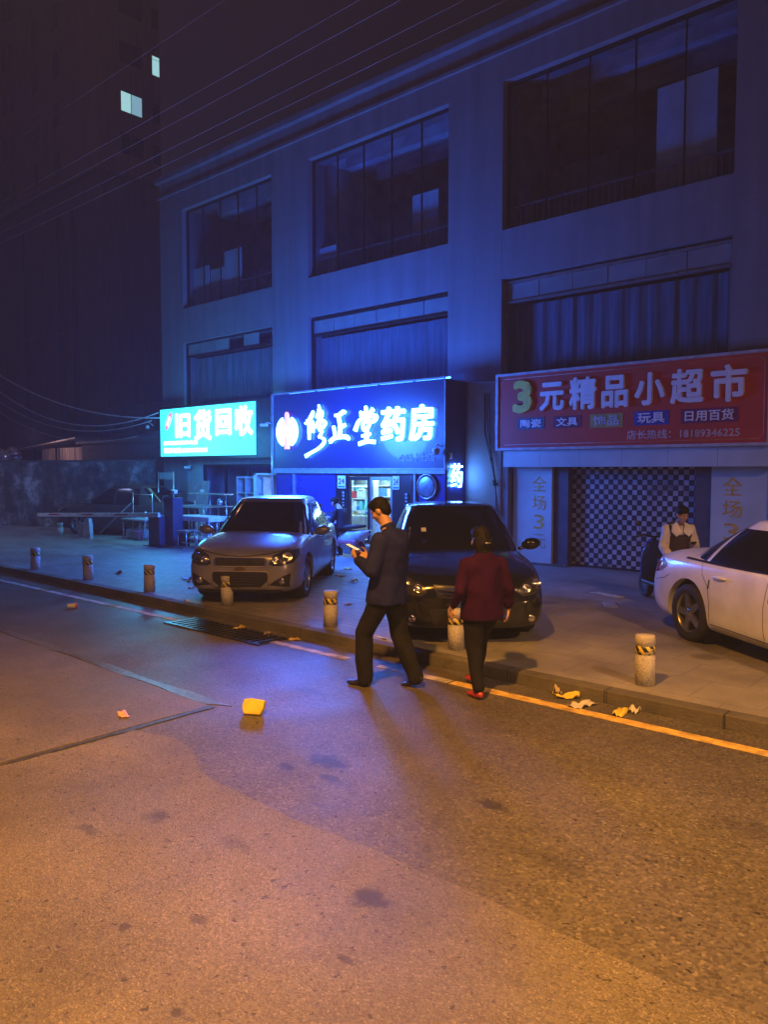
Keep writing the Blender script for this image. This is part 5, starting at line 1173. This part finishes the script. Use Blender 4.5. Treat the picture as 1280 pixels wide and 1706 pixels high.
# ================================================================== people
def seg_pts(a, b, n=4): return [Vector(a).lerp(Vector(b), i/n) for i in range(n+1)]
def limb(m, pts, rs, seg=14):
    """tapered limb through joints, rounded at the joints"""
    P_ = []; Q = []
    for i in range(len(pts)-1):
        for k in range(5):
            t = k/5; P_.append(Vector(pts[i]).lerp(Vector(pts[i+1]), t)); Q.append(rs[i]+(rs[i+1]-rs[i])*t)
    P_.append(Vector(pts[-1])); Q.append(rs[-1])
    m.tube(P_, Q, seg)
    for p, r in zip(pts, rs): m.ell(Vector(p), (r, r, r), None, 12, 8)
def loft(m, rings, seg=28, e=2.4):
    """rings: (centre, left vector, fwd radius, side radius); up from previous ring"""
    vs = []; fs = []
    for i, (c, l, rf, rs) in enumerate(rings):
        c = Vector(c); a = Vector(rings[max(i-1, 0)][0]); b_ = Vector(rings[min(i+1, len(rings)-1)][0]); d = (b_-a).normalized(); l = (Vector(l)-d*Vector(l).dot(d)).normalized(); f = l.cross(d).normalized()
        for k in range(seg):
            t = 2*PI*k/seg; cs, sn = math.cos(t), math.sin(t)
            vs.append(c + f*rf*math.copysign(abs(cs)**(2/e), cs) + l*rs*math.copysign(abs(sn)**(2/e), sn))
    n = len(rings)
    for i in range(n-1):
        for k in range(seg): fs.append((i*seg+k, i*seg+(k+1) % seg, (i+1)*seg+(k+1) % seg, (i+1)*seg+k))
    fs.append(list(range(seg))[::-1]); fs.append([(n-1)*seg+k for k in range(seg)])
    m.add(vs, fs, True)
def finish(o, voxel, fold=0.0, fscale=9.0, smooth=6, seed=0):
    bake(o, [('REMESH', dict(mode='VOXEL', voxel_size=voxel)), ('SMOOTH', dict(factor=.6, iterations=smooth))])
    me = o.data
    if fold:
        ns = [v.normal.copy() for v in me.vertices]
        for v, n in zip(me.vertices, ns):
            p = v.co; q = Vector((p.x, p.y+p.z*.35, p.z-p.y*.5)); w_ = noise.noise(Vector((q.x*fscale+seed, q.y*fscale, q.z*fscale*.4))) + .35*noise.noise(Vector((q.x*fscale*1.1, q.y*fscale*1.4+seed, q.z*fscale*1.3))) - .5*abs(noise.noise(Vector((q.x*fscale*.5+seed, q.y*fscale*.5, q.z*fscale*.9))))
            v.co = p + n*w_*fold
    for p in me.polygons: p.use_smooth = True
    return o
def hand(m, wr, d, pn, curl=.5, s=1.0, side=1, spread=.12):
    """palm, four fingers of unequal length with two knuckle bends, thumb from the side of the palm. d = finger direction, pn = palm normal, curl towards pn"""
    d = Vector(d).normalized(); pn = Vector(pn); pn = (pn-d*pn.dot(d)).normalized(); l = d.cross(pn)*side      # thumb side
    w = Vector(wr)
    B_ = Matrix((( d.x, l.x, pn.x), (d.y, l.y, pn.y), (d.z, l.z, pn.z)))
    m.ell(w + d*.045*s, (.050*s, .040*s, .016*s), B_, 14, 8); m.ell(w + d*.062*s, (.034*s, .041*s, .014*s), B_, 14, 8)
    for k, (off, ln) in enumerate(((.030, .068), (.010, .076), (-.010, .071), (-.029, .056))):
        b0 = w + d*.082*s + l*off*s; a = curl*(.7+.12*k); dd = d; pts = [w + d*.055*s + l*off*s, b0]; p = b0
        for j, fr_ in enumerate((.45, .32, .25)):
            a_ = a*(j+1)*.75; q = (d*math.cos(a_) + pn*math.sin(a_) + l*off*spread*6).normalized(); p = p + q*ln*fr_*s; pts.append(p)
        limb(m, pts, [.0095*s, .0095*s, .0085*s, .008*s, .0065*s], 8)
    t0 = w + d*.022*s + l*.030*s; t1 = t0 + (d*.6+l*.75+pn*.3).normalized()*.036*s; t2 = t1 + (d*.85+l*.25+pn*.5).normalized()*.030*s; t3 = t2 + (d*.9+pn*.5).normalized()*.022*s
    limb(m, [t0, t1, t2, t3], [.014*s, .0115*s, .010*s, .008*s], 8)
def head(m, c, yaw, pitch, s=1.0, roll=0.0):
    Mh = Matrix.Rotation(yaw, 3, 'Z') @ Matrix.Rotation(pitch, 3, 'Y') @ Matrix.Rotation(roll, 3, 'X'); c = Vector(c)
    def E(p, r): m.ell(c + Mh @ (Vector(p)*s), [q*s for q in r], Mh, 18, 12)
    E((-.008, 0, .022), (.094, .075, .096)); E((.018, 0, -.030), (.070, .064, .070)); E((.036, 0, -.078), (.045, .042, .034)); E((.062, 0, -.098), (.020, .022, .016))
    E((.074, 0, .020), (.014, .048, .014)); E((.086, 0, -.006), (.012, .011, .024)); E((.098, 0, -.026), (.014, .015, .012))
    for q in (-1, 1):
        E((.056, q*.042, -.022), (.026, .022, .024)); E((-.004, q*.076, -.008), (.020, .010, .032)); E((.094, q*.009, -.030), (.008, .007, .007))
    E((.078, 0, -.058), (.014, .024, .008)); E((.076, 0, -.069), (.014, .021, .008))
    return Mh
def hair_short(m, c, Mh, s=1.0, low=0):
    c = Vector(c)
    def E(p, r): m.ell(c + Mh @ (Vector(p)*s), [q*s for q in r], Mh, 20, 12)
    E((-.016, 0, .036), (.098, .082, .094)); E((-.045, 0, .0-low), (.064, .074, .082)); E((.030, 0, .082), (.062, .062, .040))
def eyes(t, c, Mh, s=1.0):
    for q in (-1, 1):
        e_ = obj('eye', MB().ell(Vector(c) + Mh @ (Vector((.072, q*.031, .000))*s), (.011*s, .014*s, .008*s), Mh, 12, 8), pm('eye_white', (.55, .52, .50), .25), t)
        obj('iris', MB().ell(Vector(c) + Mh @ (Vector((.0805, q*.031, -.001))*s), (.004*s, .006*s, .006*s), Mh, 10, 6), M_BLK, e_)
        obj('eyebrow', MB().ell(Vector(c) + Mh @ (Vector((.084, q*.032, .022))*s), (.004*s, .019*s, .0035*s), Mh, 10, 6), M_HAIR, t)
    obj('lips', MB().ell(Vector(c) + Mh @ (Vector((.0905, 0, -.063))*s), (.004*s, .020*s, .007*s), Mh, 12, 8), pm('lip_red', (.38, .12, .11), .45), t)
def shoe(m, an, fd, s=1.0, pitch=0.0, h=.06):
    """an: ankle joint; fd: flat forward direction; pitch>0 points the toe down"""
    fd = Vector(fd).normalized(); side = Vector((-fd.y, fd.x, 0)); up = Vector((0, 0, 1))
    f = fd*math.cos(pitch) - up*math.sin(pitch); u = up*math.cos(pitch) + fd*math.sin(pitch)
    a = Vector(an); B_ = Matrix(((f.x, side.x, u.x), (f.y, side.y, u.y), (f.z, side.z, u.z)))
    def E(x, z, r): m.ell(a + f*x*s + u*z*s, [q*s for q in r], B_, 16, 10)
    E(-.02, -.045, (.055, .038, .040)); E(.05, -.055, (.070, .040, .030)); E(.125, -.063, (.070, .045, .023)); E(.03, -.072, (.10, .036, .013)); E(.0, -.02, (.045, .036, .04))
M_SKIN = pm('skin', (.46, .27, .20), .5, var=.08, scale=8)
M_HAIR = pm('black_hair', (.007, .006, .007), .62, var=.3, scale=30, bump=.5, bscale=140, spec=.15)
M_NAVY = pm('navy_jacket_cloth', (.014, .018, .10), .8, var=.15, bump=.2, spec=.08, bscale=300)
M_TROU = pm('black_trouser_cloth', (.012, .012, .015), .85, var=.15, bump=.2, spec=.08, bscale=300)
M_SHOE = pm('black_shoe', (.015, .013, .013), .35)
M_MAROON = pm('dark_red_jacket_cloth', (.028, .003, .034), .8, var=.2, bump=.2, spec=.08, bscale=260)
M_REDSH = pm('red_shoe', (.38, .03, .03), .4)
LV = (0, 1, 0)

# --- man walking left along the kerb, head bowed over his phone (local +X = walking direction)
man = thing('person', 'man in a dark navy jacket walking along the kerb with head bowed over a phone', 'person', (-4.76, 5.36, 0), R(193))
bm_ = MB(); hc = (.10, 0, 1.665); mh = head(bm_, hc, R(8), R(30))
loft(bm_, [((.02, 0, .90), LV, .10, .155), ((.01, 0, 1.05), LV, .095, .14), ((.0, 0, 1.22), LV, .115, .165), ((-.01, 0, 1.38), LV, .10, .18), ((-.005, 0, 1.45), LV, .06, .10), ((.035, 0, 1.54), LV, .055, .058), ((.07, 0, 1.62), LV, .05, .052)])
sL, sR = Vector((-.01, .19, 1.40)), Vector((-.01, -.19, 1.40)); eL, eR = Vector((.04, .27, 1.13)), Vector((.04, -.27, 1.13)); wL, wR = Vector((.29, .11, 1.20)), Vector((.29, -.09, 1.20))
for a, b_, c_ in ((sL, eL, wL), (sR, eR, wR)): limb(bm_, [a, b_, c_], [.055, .042, .028])
hand(bm_, wL, (.8, -.45, .35), (.1, -.8, .6), .75, 1, -1); hand(bm_, wR, (.8, .4, .35), (.1, .8, .6), .75, 1, 1)
hl, hr_ = Vector((.02, .095, .90)), Vector((.02, -.095, .90)); kl, kr = Vector((.22, .10, .50)), Vector((-.05, -.10, .49)); al, ar_ = Vector((.22, .10, .085)), Vector((-.22, -.10, .12))
for a, b_, c_ in ((hl, kl, al), (hr_, kr, ar_)): limb(bm_, [a, b_, c_], [.085, .055, .038])
mb0 = obj('body', bm_, M_SKIN, man); finish(mb0, .0075, smooth=3)
hm_ = MB(); hair_short(hm_, hc, mh); finish(obj('hair', hm_, M_HAIR, man), .008, .004, 60, 2)
jk = MB()
loft(jk, [((.03, 0, .80), LV, .175, .235), ((.025, 0, .92), LV, .165, .225), ((.01, 0, 1.08), LV, .150, .210), ((.0, 0, 1.25), LV, .155, .222), ((-.02, 0, 1.38), LV, .130, .225), ((-.015, 0, 1.45), LV, .085, .155), ((.01, 0, 1.50), LV, .068, .082)])
for a, b_, c_ in ((sL, eL, wL), (sR, eR, wR)):
    limb(jk, [a, a.lerp(b_, .5), b_, b_.lerp(c_, .5), c_.lerp(b_, .12)], [.088, .080, .068, .060, .050])
jo = obj('jacket', jk, M_NAVY, man); finish(jo, .013, .011, 9, 5, 2)
co_ = MB(); loft(co_, [((.01, 0, 1.485), LV, .070, .078), ((.035, 0, 1.535), LV, .064, .066)]); finish(obj('collar', co_, M_NAVY, man), .008, 0, 9, 2)
tz = MB()
for a, b_, c_ in ((hl, kl, al), (hr_, kr, ar_)): limb(tz, [a, b_, c_+Vector((-.005, 0, -.02))], [.118, .092, .078])
loft(tz, [((.02, 0, .82), LV, .12, .165), ((.02, 0, .98), LV, .115, .165)])
finish(obj('trousers', tz, M_TROU, man), .012, .012, 8, 5, 5)
s1 = MB(); shoe(s1, al, (1, 0, 0)); finish(obj('shoe', s1, M_SHOE, man), .008, 0, 9, 2)
s2 = MB(); shoe(s2, ar_+Vector((0, 0, .0)), (1, -.1, 0), 1, .36); finish(obj('shoe', s2, M_SHOE, man), .008, 0, 9, 2)
# phone held in both hands (a thing of its own)
ph_ = thing('phone', 'smartphone with a lit screen held in both hands of the walking man', 'phone', (-4.76-.405*math.cos(R(13)), 5.36-.405*math.sin(R(13)), 1.305), R(193))
Mp = Matrix.Rotation(R(-22), 4, 'Y')
obj('case', MB().box(-.072, .072, -.037, .037, -.009, 0, Mp, b=.004), M_BLK, ph_)
obj('screen', MB().box(-.067, .067, -.033, .033, .0005, .0015, Mp), emat('phone_screen', (1.0, .95, .65), .35), ph_)

# --- woman walking away in a dark red jacket and red shoes
wom = thing('person', 'woman in a dark red jacket, black trousers and red shoes walking away beside the kerb', 'person', (-3.96, 5.72, 0), R(152))
W1 = MB(); hc = (.045, 0, 1.415); mh = head(W1, hc, R(12), R(14), .96)
loft(W1, [((.0, 0, .80), LV, .10, .155), ((-.01, 0, .95), LV, .095, .14), ((.0, 0, 1.08), LV, .11, .15), ((-.01, 0, 1.20), LV, .095, .165), ((.0, 0, 1.26), LV, .06, .09), ((.02, 0, 1.33), LV, .048, .05), ((.03, 0, 1.38), LV, .045, .048)])
sL, sR = Vector((-.01, .165, 1.205)), Vector((-.01, -.165, 1.205)); eL, eR = Vector((-.05, .245, .97)), Vector((-.07, -.245, .97)); wL, wR = Vector((.06, .275, .80)), Vector((.0, -.265, .775))
for a, b_, c_ in ((sL, eL, wL), (sR, eR, wR)): limb(W1, [a, b_, c_], [.05, .038, .026])
hand(W1, wL, (.3, .05, -1), (.2, -.9, 0), .55, .93, 1); hand(W1, wR, (.25, -.05, -1), (.2, .9, 0), .8, .93, -1)
hl, hr_ = Vector((0, .085, .80)), Vector((0, -.085, .80)); kl, kr = Vector((-.01, .085, .44)), Vector((.20, -.085, .46)); al, ar_ = Vector((-.10, .085, .085)), Vector((.26, -.08, .10))
for a, b_, c_ in ((hl, kl, al), (hr_, kr, ar_)): limb(W1, [a, b_, c_], [.08, .05, .035])
finish(obj('body', W1, M_SKIN, wom), .0075, smooth=3)
hw = MB(); hair_short(hw, hc, mh, .98, .02); hw.ell(Vector(hc)+Vector((-.055, 0, -.03)), (.075, .10, .10)); hw.ell(Vector(hc)+Vector((-.06, 0, -.10)), (.06, .085, .06))
finish(obj('hair', hw, M_HAIR, wom), .008, .007, 38, 2)
obj('hair_clip', MB().ell(Vector(hc)+Vector((-.130, -.01, -.02)), (.010, .03, .008)), M_STEEL, wom)
jk = MB()
loft(jk, [((.0, 0, .70), LV, .155, .205), ((.0, 0, .80), LV, .15, .20), ((-.01, 0, .95), LV, .138, .18), ((.0, 0, 1.08), LV, .138, .185), ((-.015, 0, 1.19), LV, .112, .185), ((-.01, 0, 1.26), LV, .085, .14), ((.0, 0, 1.31), LV, .065, .075)])
for a, b_, c_ in ((sL, eL, wL), (sR, eR, wR)): limb(jk, [a, a.lerp(b_, .5), b_, c_.lerp(b_, .22)], [.070, .062, .053, .044])
finish(obj('jacket', jk, M_MAROON, wom), .013, .011, 9, 5, 7)
tz = MB()
for a, b_, c_ in ((hl, kl, al), (hr_, kr, ar_)): limb(tz, [a, b_, c_+Vector((-.01, 0, .02))], [.105, .076, .058])
loft(tz, [((.0, 0, .72), LV, .12, .165), ((.0, 0, .88), LV, .11, .16)])
finish(obj('trousers', tz, M_TROU, wom), .012, .012, 8, 5, 9)
s1 = MB(); shoe(s1, al, (1, .1, 0), .9, .05); finish(obj('shoe', s1, M_REDSH, wom), .008, 0, 9, 2)
s2 = MB(); shoe(s2, ar_, (1, .1, 0), .9, -.12); finish(obj('shoe', s2, M_REDSH, wom), .008, 0, 9, 2)

# ------------------------------------------------------------------ scooters (local +X = front)
def scooter(label, loc, rotz, paint, panel):
    t = thing('scooter', label, 'scooter', loc, rotz)
    for x in (.60, -.55):
        wh = bpy.data.objects.new('wheel', None); col.objects.link(wh); wh.parent = t; wh.location = (x, 0, .20)
        Mw = Matrix.Rotation(-PI/2, 4, 'X')
        obj('tyre', MB().lathe([(.12, -.03), (.15, -.045), (.185, -.042), (.20, 0), (.185, .042), (.15, .045), (.12, .03)], 28, Mw, cap=False), M_TYRE, wh)
        obj('rim', MB().lathe([(.0, -.03), (.125, -.025), (.125, .025), (0, .03)], 20, Mw), M_RIM, wh)
    b_ = MB()
    loft(b_, [((.50, 0, .30), LV, .05, .13), ((.44, 0, .50), LV, .05, .17), ((.38, 0, .72), LV, .05, .16), ((.34, 0, .88), LV, .06, .10)])
    obj('front_shield', b_, paint, t)
    obj('floor', MB().box(-.15, .46, -.15, .15, .24, .30, b=.02), panel, t)
    r_ = MB(); loft(r_, [((-.10, 0, .33), LV, .16, .13), ((-.35, 0, .42), LV, .19, .16), ((-.62, 0, .50), LV, .13, .14), ((-.85, 0, .58), LV, .05, .08)]); obj('rear_body', r_, paint, t)
    st_ = MB(); loft(st_, [((.0, 0, .62), LV, .05, .11), ((-.2, 0, .66), LV, .055, .15), ((-.5, 0, .69), LV, .05, .15), ((-.72, 0, .71), LV, .03, .11)]); obj('seat', st_, M_TYRE, t)
    obj('side_panel', MB().box(-.62, -.08, -.175, .175, .30, .40, b=.03), panel, t)
    obj('handlebar', MB().tube([(.26, .32, .95), (.32, .18, .98), (.34, 0, .94), (.32, -.18, .98), (.26, -.32, .95)], .016), M_BLK, t)
    obj('fork', MB().tube([(.60, 0, .20), (.50, 0, .45), (.36, 0, .92)], .024), M_DARKMET, t)
    obj('headlight', MB().ell((.42, 0, .86), (.04, .07, .05)), M_REFL, t)
    for s in (-1, 1):
        obj('mirror', MB().tube([(.30, s*.22, .97), (.30, s*.26, 1.12)], .006).ell((.30, s*.27, 1.15), (.015, .055, .035)), M_BLK, t)
    obj('tail_light', MB().ell((-.88, 0, .60), (.02, .06, .03)), M_TAIL, t)
    obj('fender', MB().box(.44, .74, -.055, .055, .405, .42, b=.006), paint, t)
    return t
scooter('white and pink electric scooter stopped before the glass doors', (-12.28, 12.1, .1), R(186), pm('scooter_white', (.62, .64, .68), .3), pm('scooter_pink', (.55, .16, .20), .35))
scooter('dark blue scooter mostly hidden behind the tail of the white car', (-4.42, 11.0, .1), R(137), pm('scooter_blue', (.03, .08, .30), .2), M_BLK)

def rider(label, loc, rotz, top, lower, hairm, lean=.0, hd=(0, 0), long_hair=False, sleeve=None, phone=True, s=1.0, armL=None, armR=None):
    t = thing('person', label, 'person', loc, rotz); t.scale = (s, s, s)
    sleeve = sleeve or top
    b_ = MB(); X = lambda x, z: x + lean*(z-.72)
    hc = (X(.02, 1.36)+lean*.05, 0, 1.325); mh = head(b_, hc, hd[0], hd[1], .98)
    loft(b_, [((-.12, 0, .70), LV, .12, .165), ((X(-.12, .86), 0, .86), LV, .095, .135), ((X(-.10, 1.0), 0, 1.0), LV, .105, .15), ((X(-.09, 1.10), 0, 1.10), LV, .09, .16), ((X(-.08, 1.165), 0, 1.165), LV, .055, .09), ((X(-.05, 1.23), 0, 1.235), LV, .045, .047), ((X(-.02, 1.30), 0, 1.29), LV, .044, .046)])
    sh = X(-.09, 1.10)
    sL, sR = Vector((sh, .165, 1.115)), Vector((sh, -.165, 1.115))
    eL, wL = armL or (Vector((sh+.06, .24, .90)), Vector((sh+.26, .10, .92))); eR, wR = armR or (Vector((sh+.06, -.24, .88)), Vector((sh+.24, -.16, .82)))
    for a, q, c_ in ((sL, eL, wL), (sR, eR, wR)): limb(b_, [a, q, c_], [.048, .036, .025])
    hand(b_, wL, (.8, -.3, .2), (0, -.5, .8), .7, .92, -1); hand(b_, wR, (.8, .3, .1), (0, .5, .8), .7, .92, 1)
    hl, hr_ = Vector((-.10, .09, .72)), Vector((-.10, -.09, .72)); kl, kr = Vector((.30, .14, .66)), Vector((.30, -.14, .66)); al, ar_ = Vector((.22, .16, .28)), Vector((.20, -.26, .09))
    for a, q, c_ in ((hl, kl, al), (hr_, kr, ar_)): limb(b_, [a, q, c_], [.08, .052, .036])
    finish(obj('body', b_, M_SKIN, t), .0075, smooth=2)
    h_ = MB(); hair_short(h_, hc, mh, 1.0, .01)
    if long_hair: h_.ell(Vector(hc)+Vector((-.07, 0, -.10)), (.07, .085, .14)); h_.ell(Vector(hc)+Vector((-.10, 0, -.24)), (.05, .075, .12))
    finish(obj('hair', h_, hairm, t), .009, .002, 70, 2)
    eyes(t, hc, mh, .98)
    j_ = MB(); loft(j_, [((-.12, 0, .70), LV, .155, .20), ((X(-.12, .86), 0, .86), LV, .135, .175), ((X(-.10, 1.0), 0, 1.0), LV, .14, .18), ((X(-.09, 1.10), 0, 1.10), LV, .118, .185), ((X(-.085, 1.165), 0, 1.165), LV, .075, .115)])
    if sleeve is top:
        for a, q, c_ in ((sL, eL, wL), (sR, eR, wR)): limb(j_, [a, q, c_.lerp(q, .1)], [.078, .064, .048])
    else:
        sv = MB()
        for a, q, c_ in ((sL, eL, wL), (sR, eR, wR)): limb(sv, [a, a.lerp(q, .5), q, q.lerp(c_, .5), c_.lerp(q, .08)], [.070, .070, .066, .064, .042])
        loft(sv, [((X(-.09, 1.04), 0, 1.04), LV, .124, .17), ((X(-.09, 1.12), 0, 1.12), LV, .117, .178), ((X(-.08, 1.175), 0, 1.175), LV, .070, .105)])
        finish(obj('blouse', sv, sleeve, t), .010, .009, 14, 3, 3)
    finish(obj('jacket' if sleeve is top else 'pinafore', j_, top, t), .012, .009, 10, 4, 4) if sleeve is top else None
    tz = MB()
    for a, q, c_ in ((hl, kl, al), (hr_, kr, ar_)): limb(tz, [a, q, c_], [.11, .082, .060])
    finish(obj('trousers', tz, lower, t), .012, .010, 8, 4, 5)
    for a, fd in ((al, (1, 0, 0)), (ar_, (1, -.1, 0))): q = MB(); shoe(q, a, fd, .95); finish(obj('shoe', q, M_SHOE, t), .009, 0, 9, 2)
    return t, hc, mh, X
rider('rider in a dark jacket hunched on the white and pink scooter by the glass doors', (-12.23, 12.1, .08), R(186), pm('dark_teal_jacket', (.018, .030, .045), .8, bump=.2, spec=.08, bscale=200), M_TROU, M_HAIR, .22, (0, R(24)), s=.93)
M_CREAM = pm('cream_blouse', (.72, .66, .55), .75, var=.12, scale=12, bump=.3, bscale=60)
M_BROWN = pm('dark_brown_pinafore', (.050, .028, .020), .8, bump=.2, bscale=200)
w2, hc, mh, X = rider('woman in cream blouse and brown pinafore behind the tail of the white car', (-4.08, 10.72, .10), R(-48), M_BROWN, M_TROU, M_HAIR, .02, (R(14), R(20)), sleeve=M_CREAM, s=1.0,
    armL=(Vector((-.03, .215, .88)), Vector((.17, .10, .90))), armR=(Vector((-.03, -.225, .86)), Vector((.14, -.19, .72))))
pf = MB(); loft(pf, [((-.12, 0, .66), LV, .16, .205), ((-.115, 0, .80), LV, .148, .185), ((-.11, 0, .92), LV, .146, .176), ((-.10, 0, 1.00), LV, .150, .172), ((-.092, 0, 1.045), LV, .142, .160)])
for s_ in (-1, 1): limb(pf, [Vector((.03, s_*.115, 1.02)), Vector((.0, s_*.13, 1.12)), Vector((-.08, s_*.13, 1.165)), Vector((-.17, s_*.12, 1.12)), Vector((-.20, s_*.11, 1.0))], [.026, .026, .026, .026, .026])
finish(obj('pinafore', pf, M_BROWN, w2), .009, .004, 12, 3)
cl = MB()
for s_ in (-1, 1):
    a = [Vector((-.03, s_*.055, 1.215)), Vector((.005, s_*.125, 1.165)), Vector((.045, s_*.150, 1.085)), Vector((.068, s_*.085, 1.015)), Vector((.062, s_*.012, 1.075)), Vector((.025, s_*.035, 1.165))]
    n = len(a); vs = a + [p + Vector((.014, 0, .006)) for p in a]
    cl.add(vs, [list(range(n)), [2*n-1-i for i in range(n)]] + [(i, (i+1) % n, n+(i+1) % n, n+i) for i in range(n)])
obj('collar', cl, pm('white_collar', (.80, .78, .72), .7, bump=.3, bscale=50), w2)
obj('earring', MB().ell((Vector(hc)+mh @ Vector((-.004, -.085, -.045))), (.007, .007, .012)), M_CHROME, w2)
ph2 = thing('phone', 'dark phone in the hand of the seated woman', 'phone', (-4.08+.27*math.cos(R(-48))-.06*math.sin(R(48))*-1, 10.72+.27*math.sin(R(-48))+.04, 1.045), R(-48))
obj('case', MB().box(-.07, .07, -.035, .035, -.008, 0, Matrix.Rotation(R(-25), 4, 'Y'), b=.004), M_BLK, ph2)
obj('screen', MB().box(-.064, .064, -.031, .031, .0005, .0015, Matrix.Rotation(R(-25), 4, 'Y')), pm('dark_screen', (.02, .02, .03), .1), ph2)
# night haze in the street: closed box round the camera and everything built, with the sky outside
hz = MB().box(-118, 40, -20, 62, -1.6, 75)
hm = bpy.data.materials.new('haze'); hm.use_nodes = True; nt = hm.node_tree; nt.nodes.remove(nt.nodes['Principled BSDF'])
pv = nt.nodes.new('ShaderNodeVolumePrincipled'); pv.inputs['Color'].default_value = (.42, .52, .95, 1); pv.inputs['Density'].default_value = .0034; pv.inputs['Anisotropy'].default_value = 0.0
nt.links.new(pv.outputs[0], nt.nodes['Material Output'].inputs['Volume'])
tag(obj('haze', hz, hm), kind='stuff')
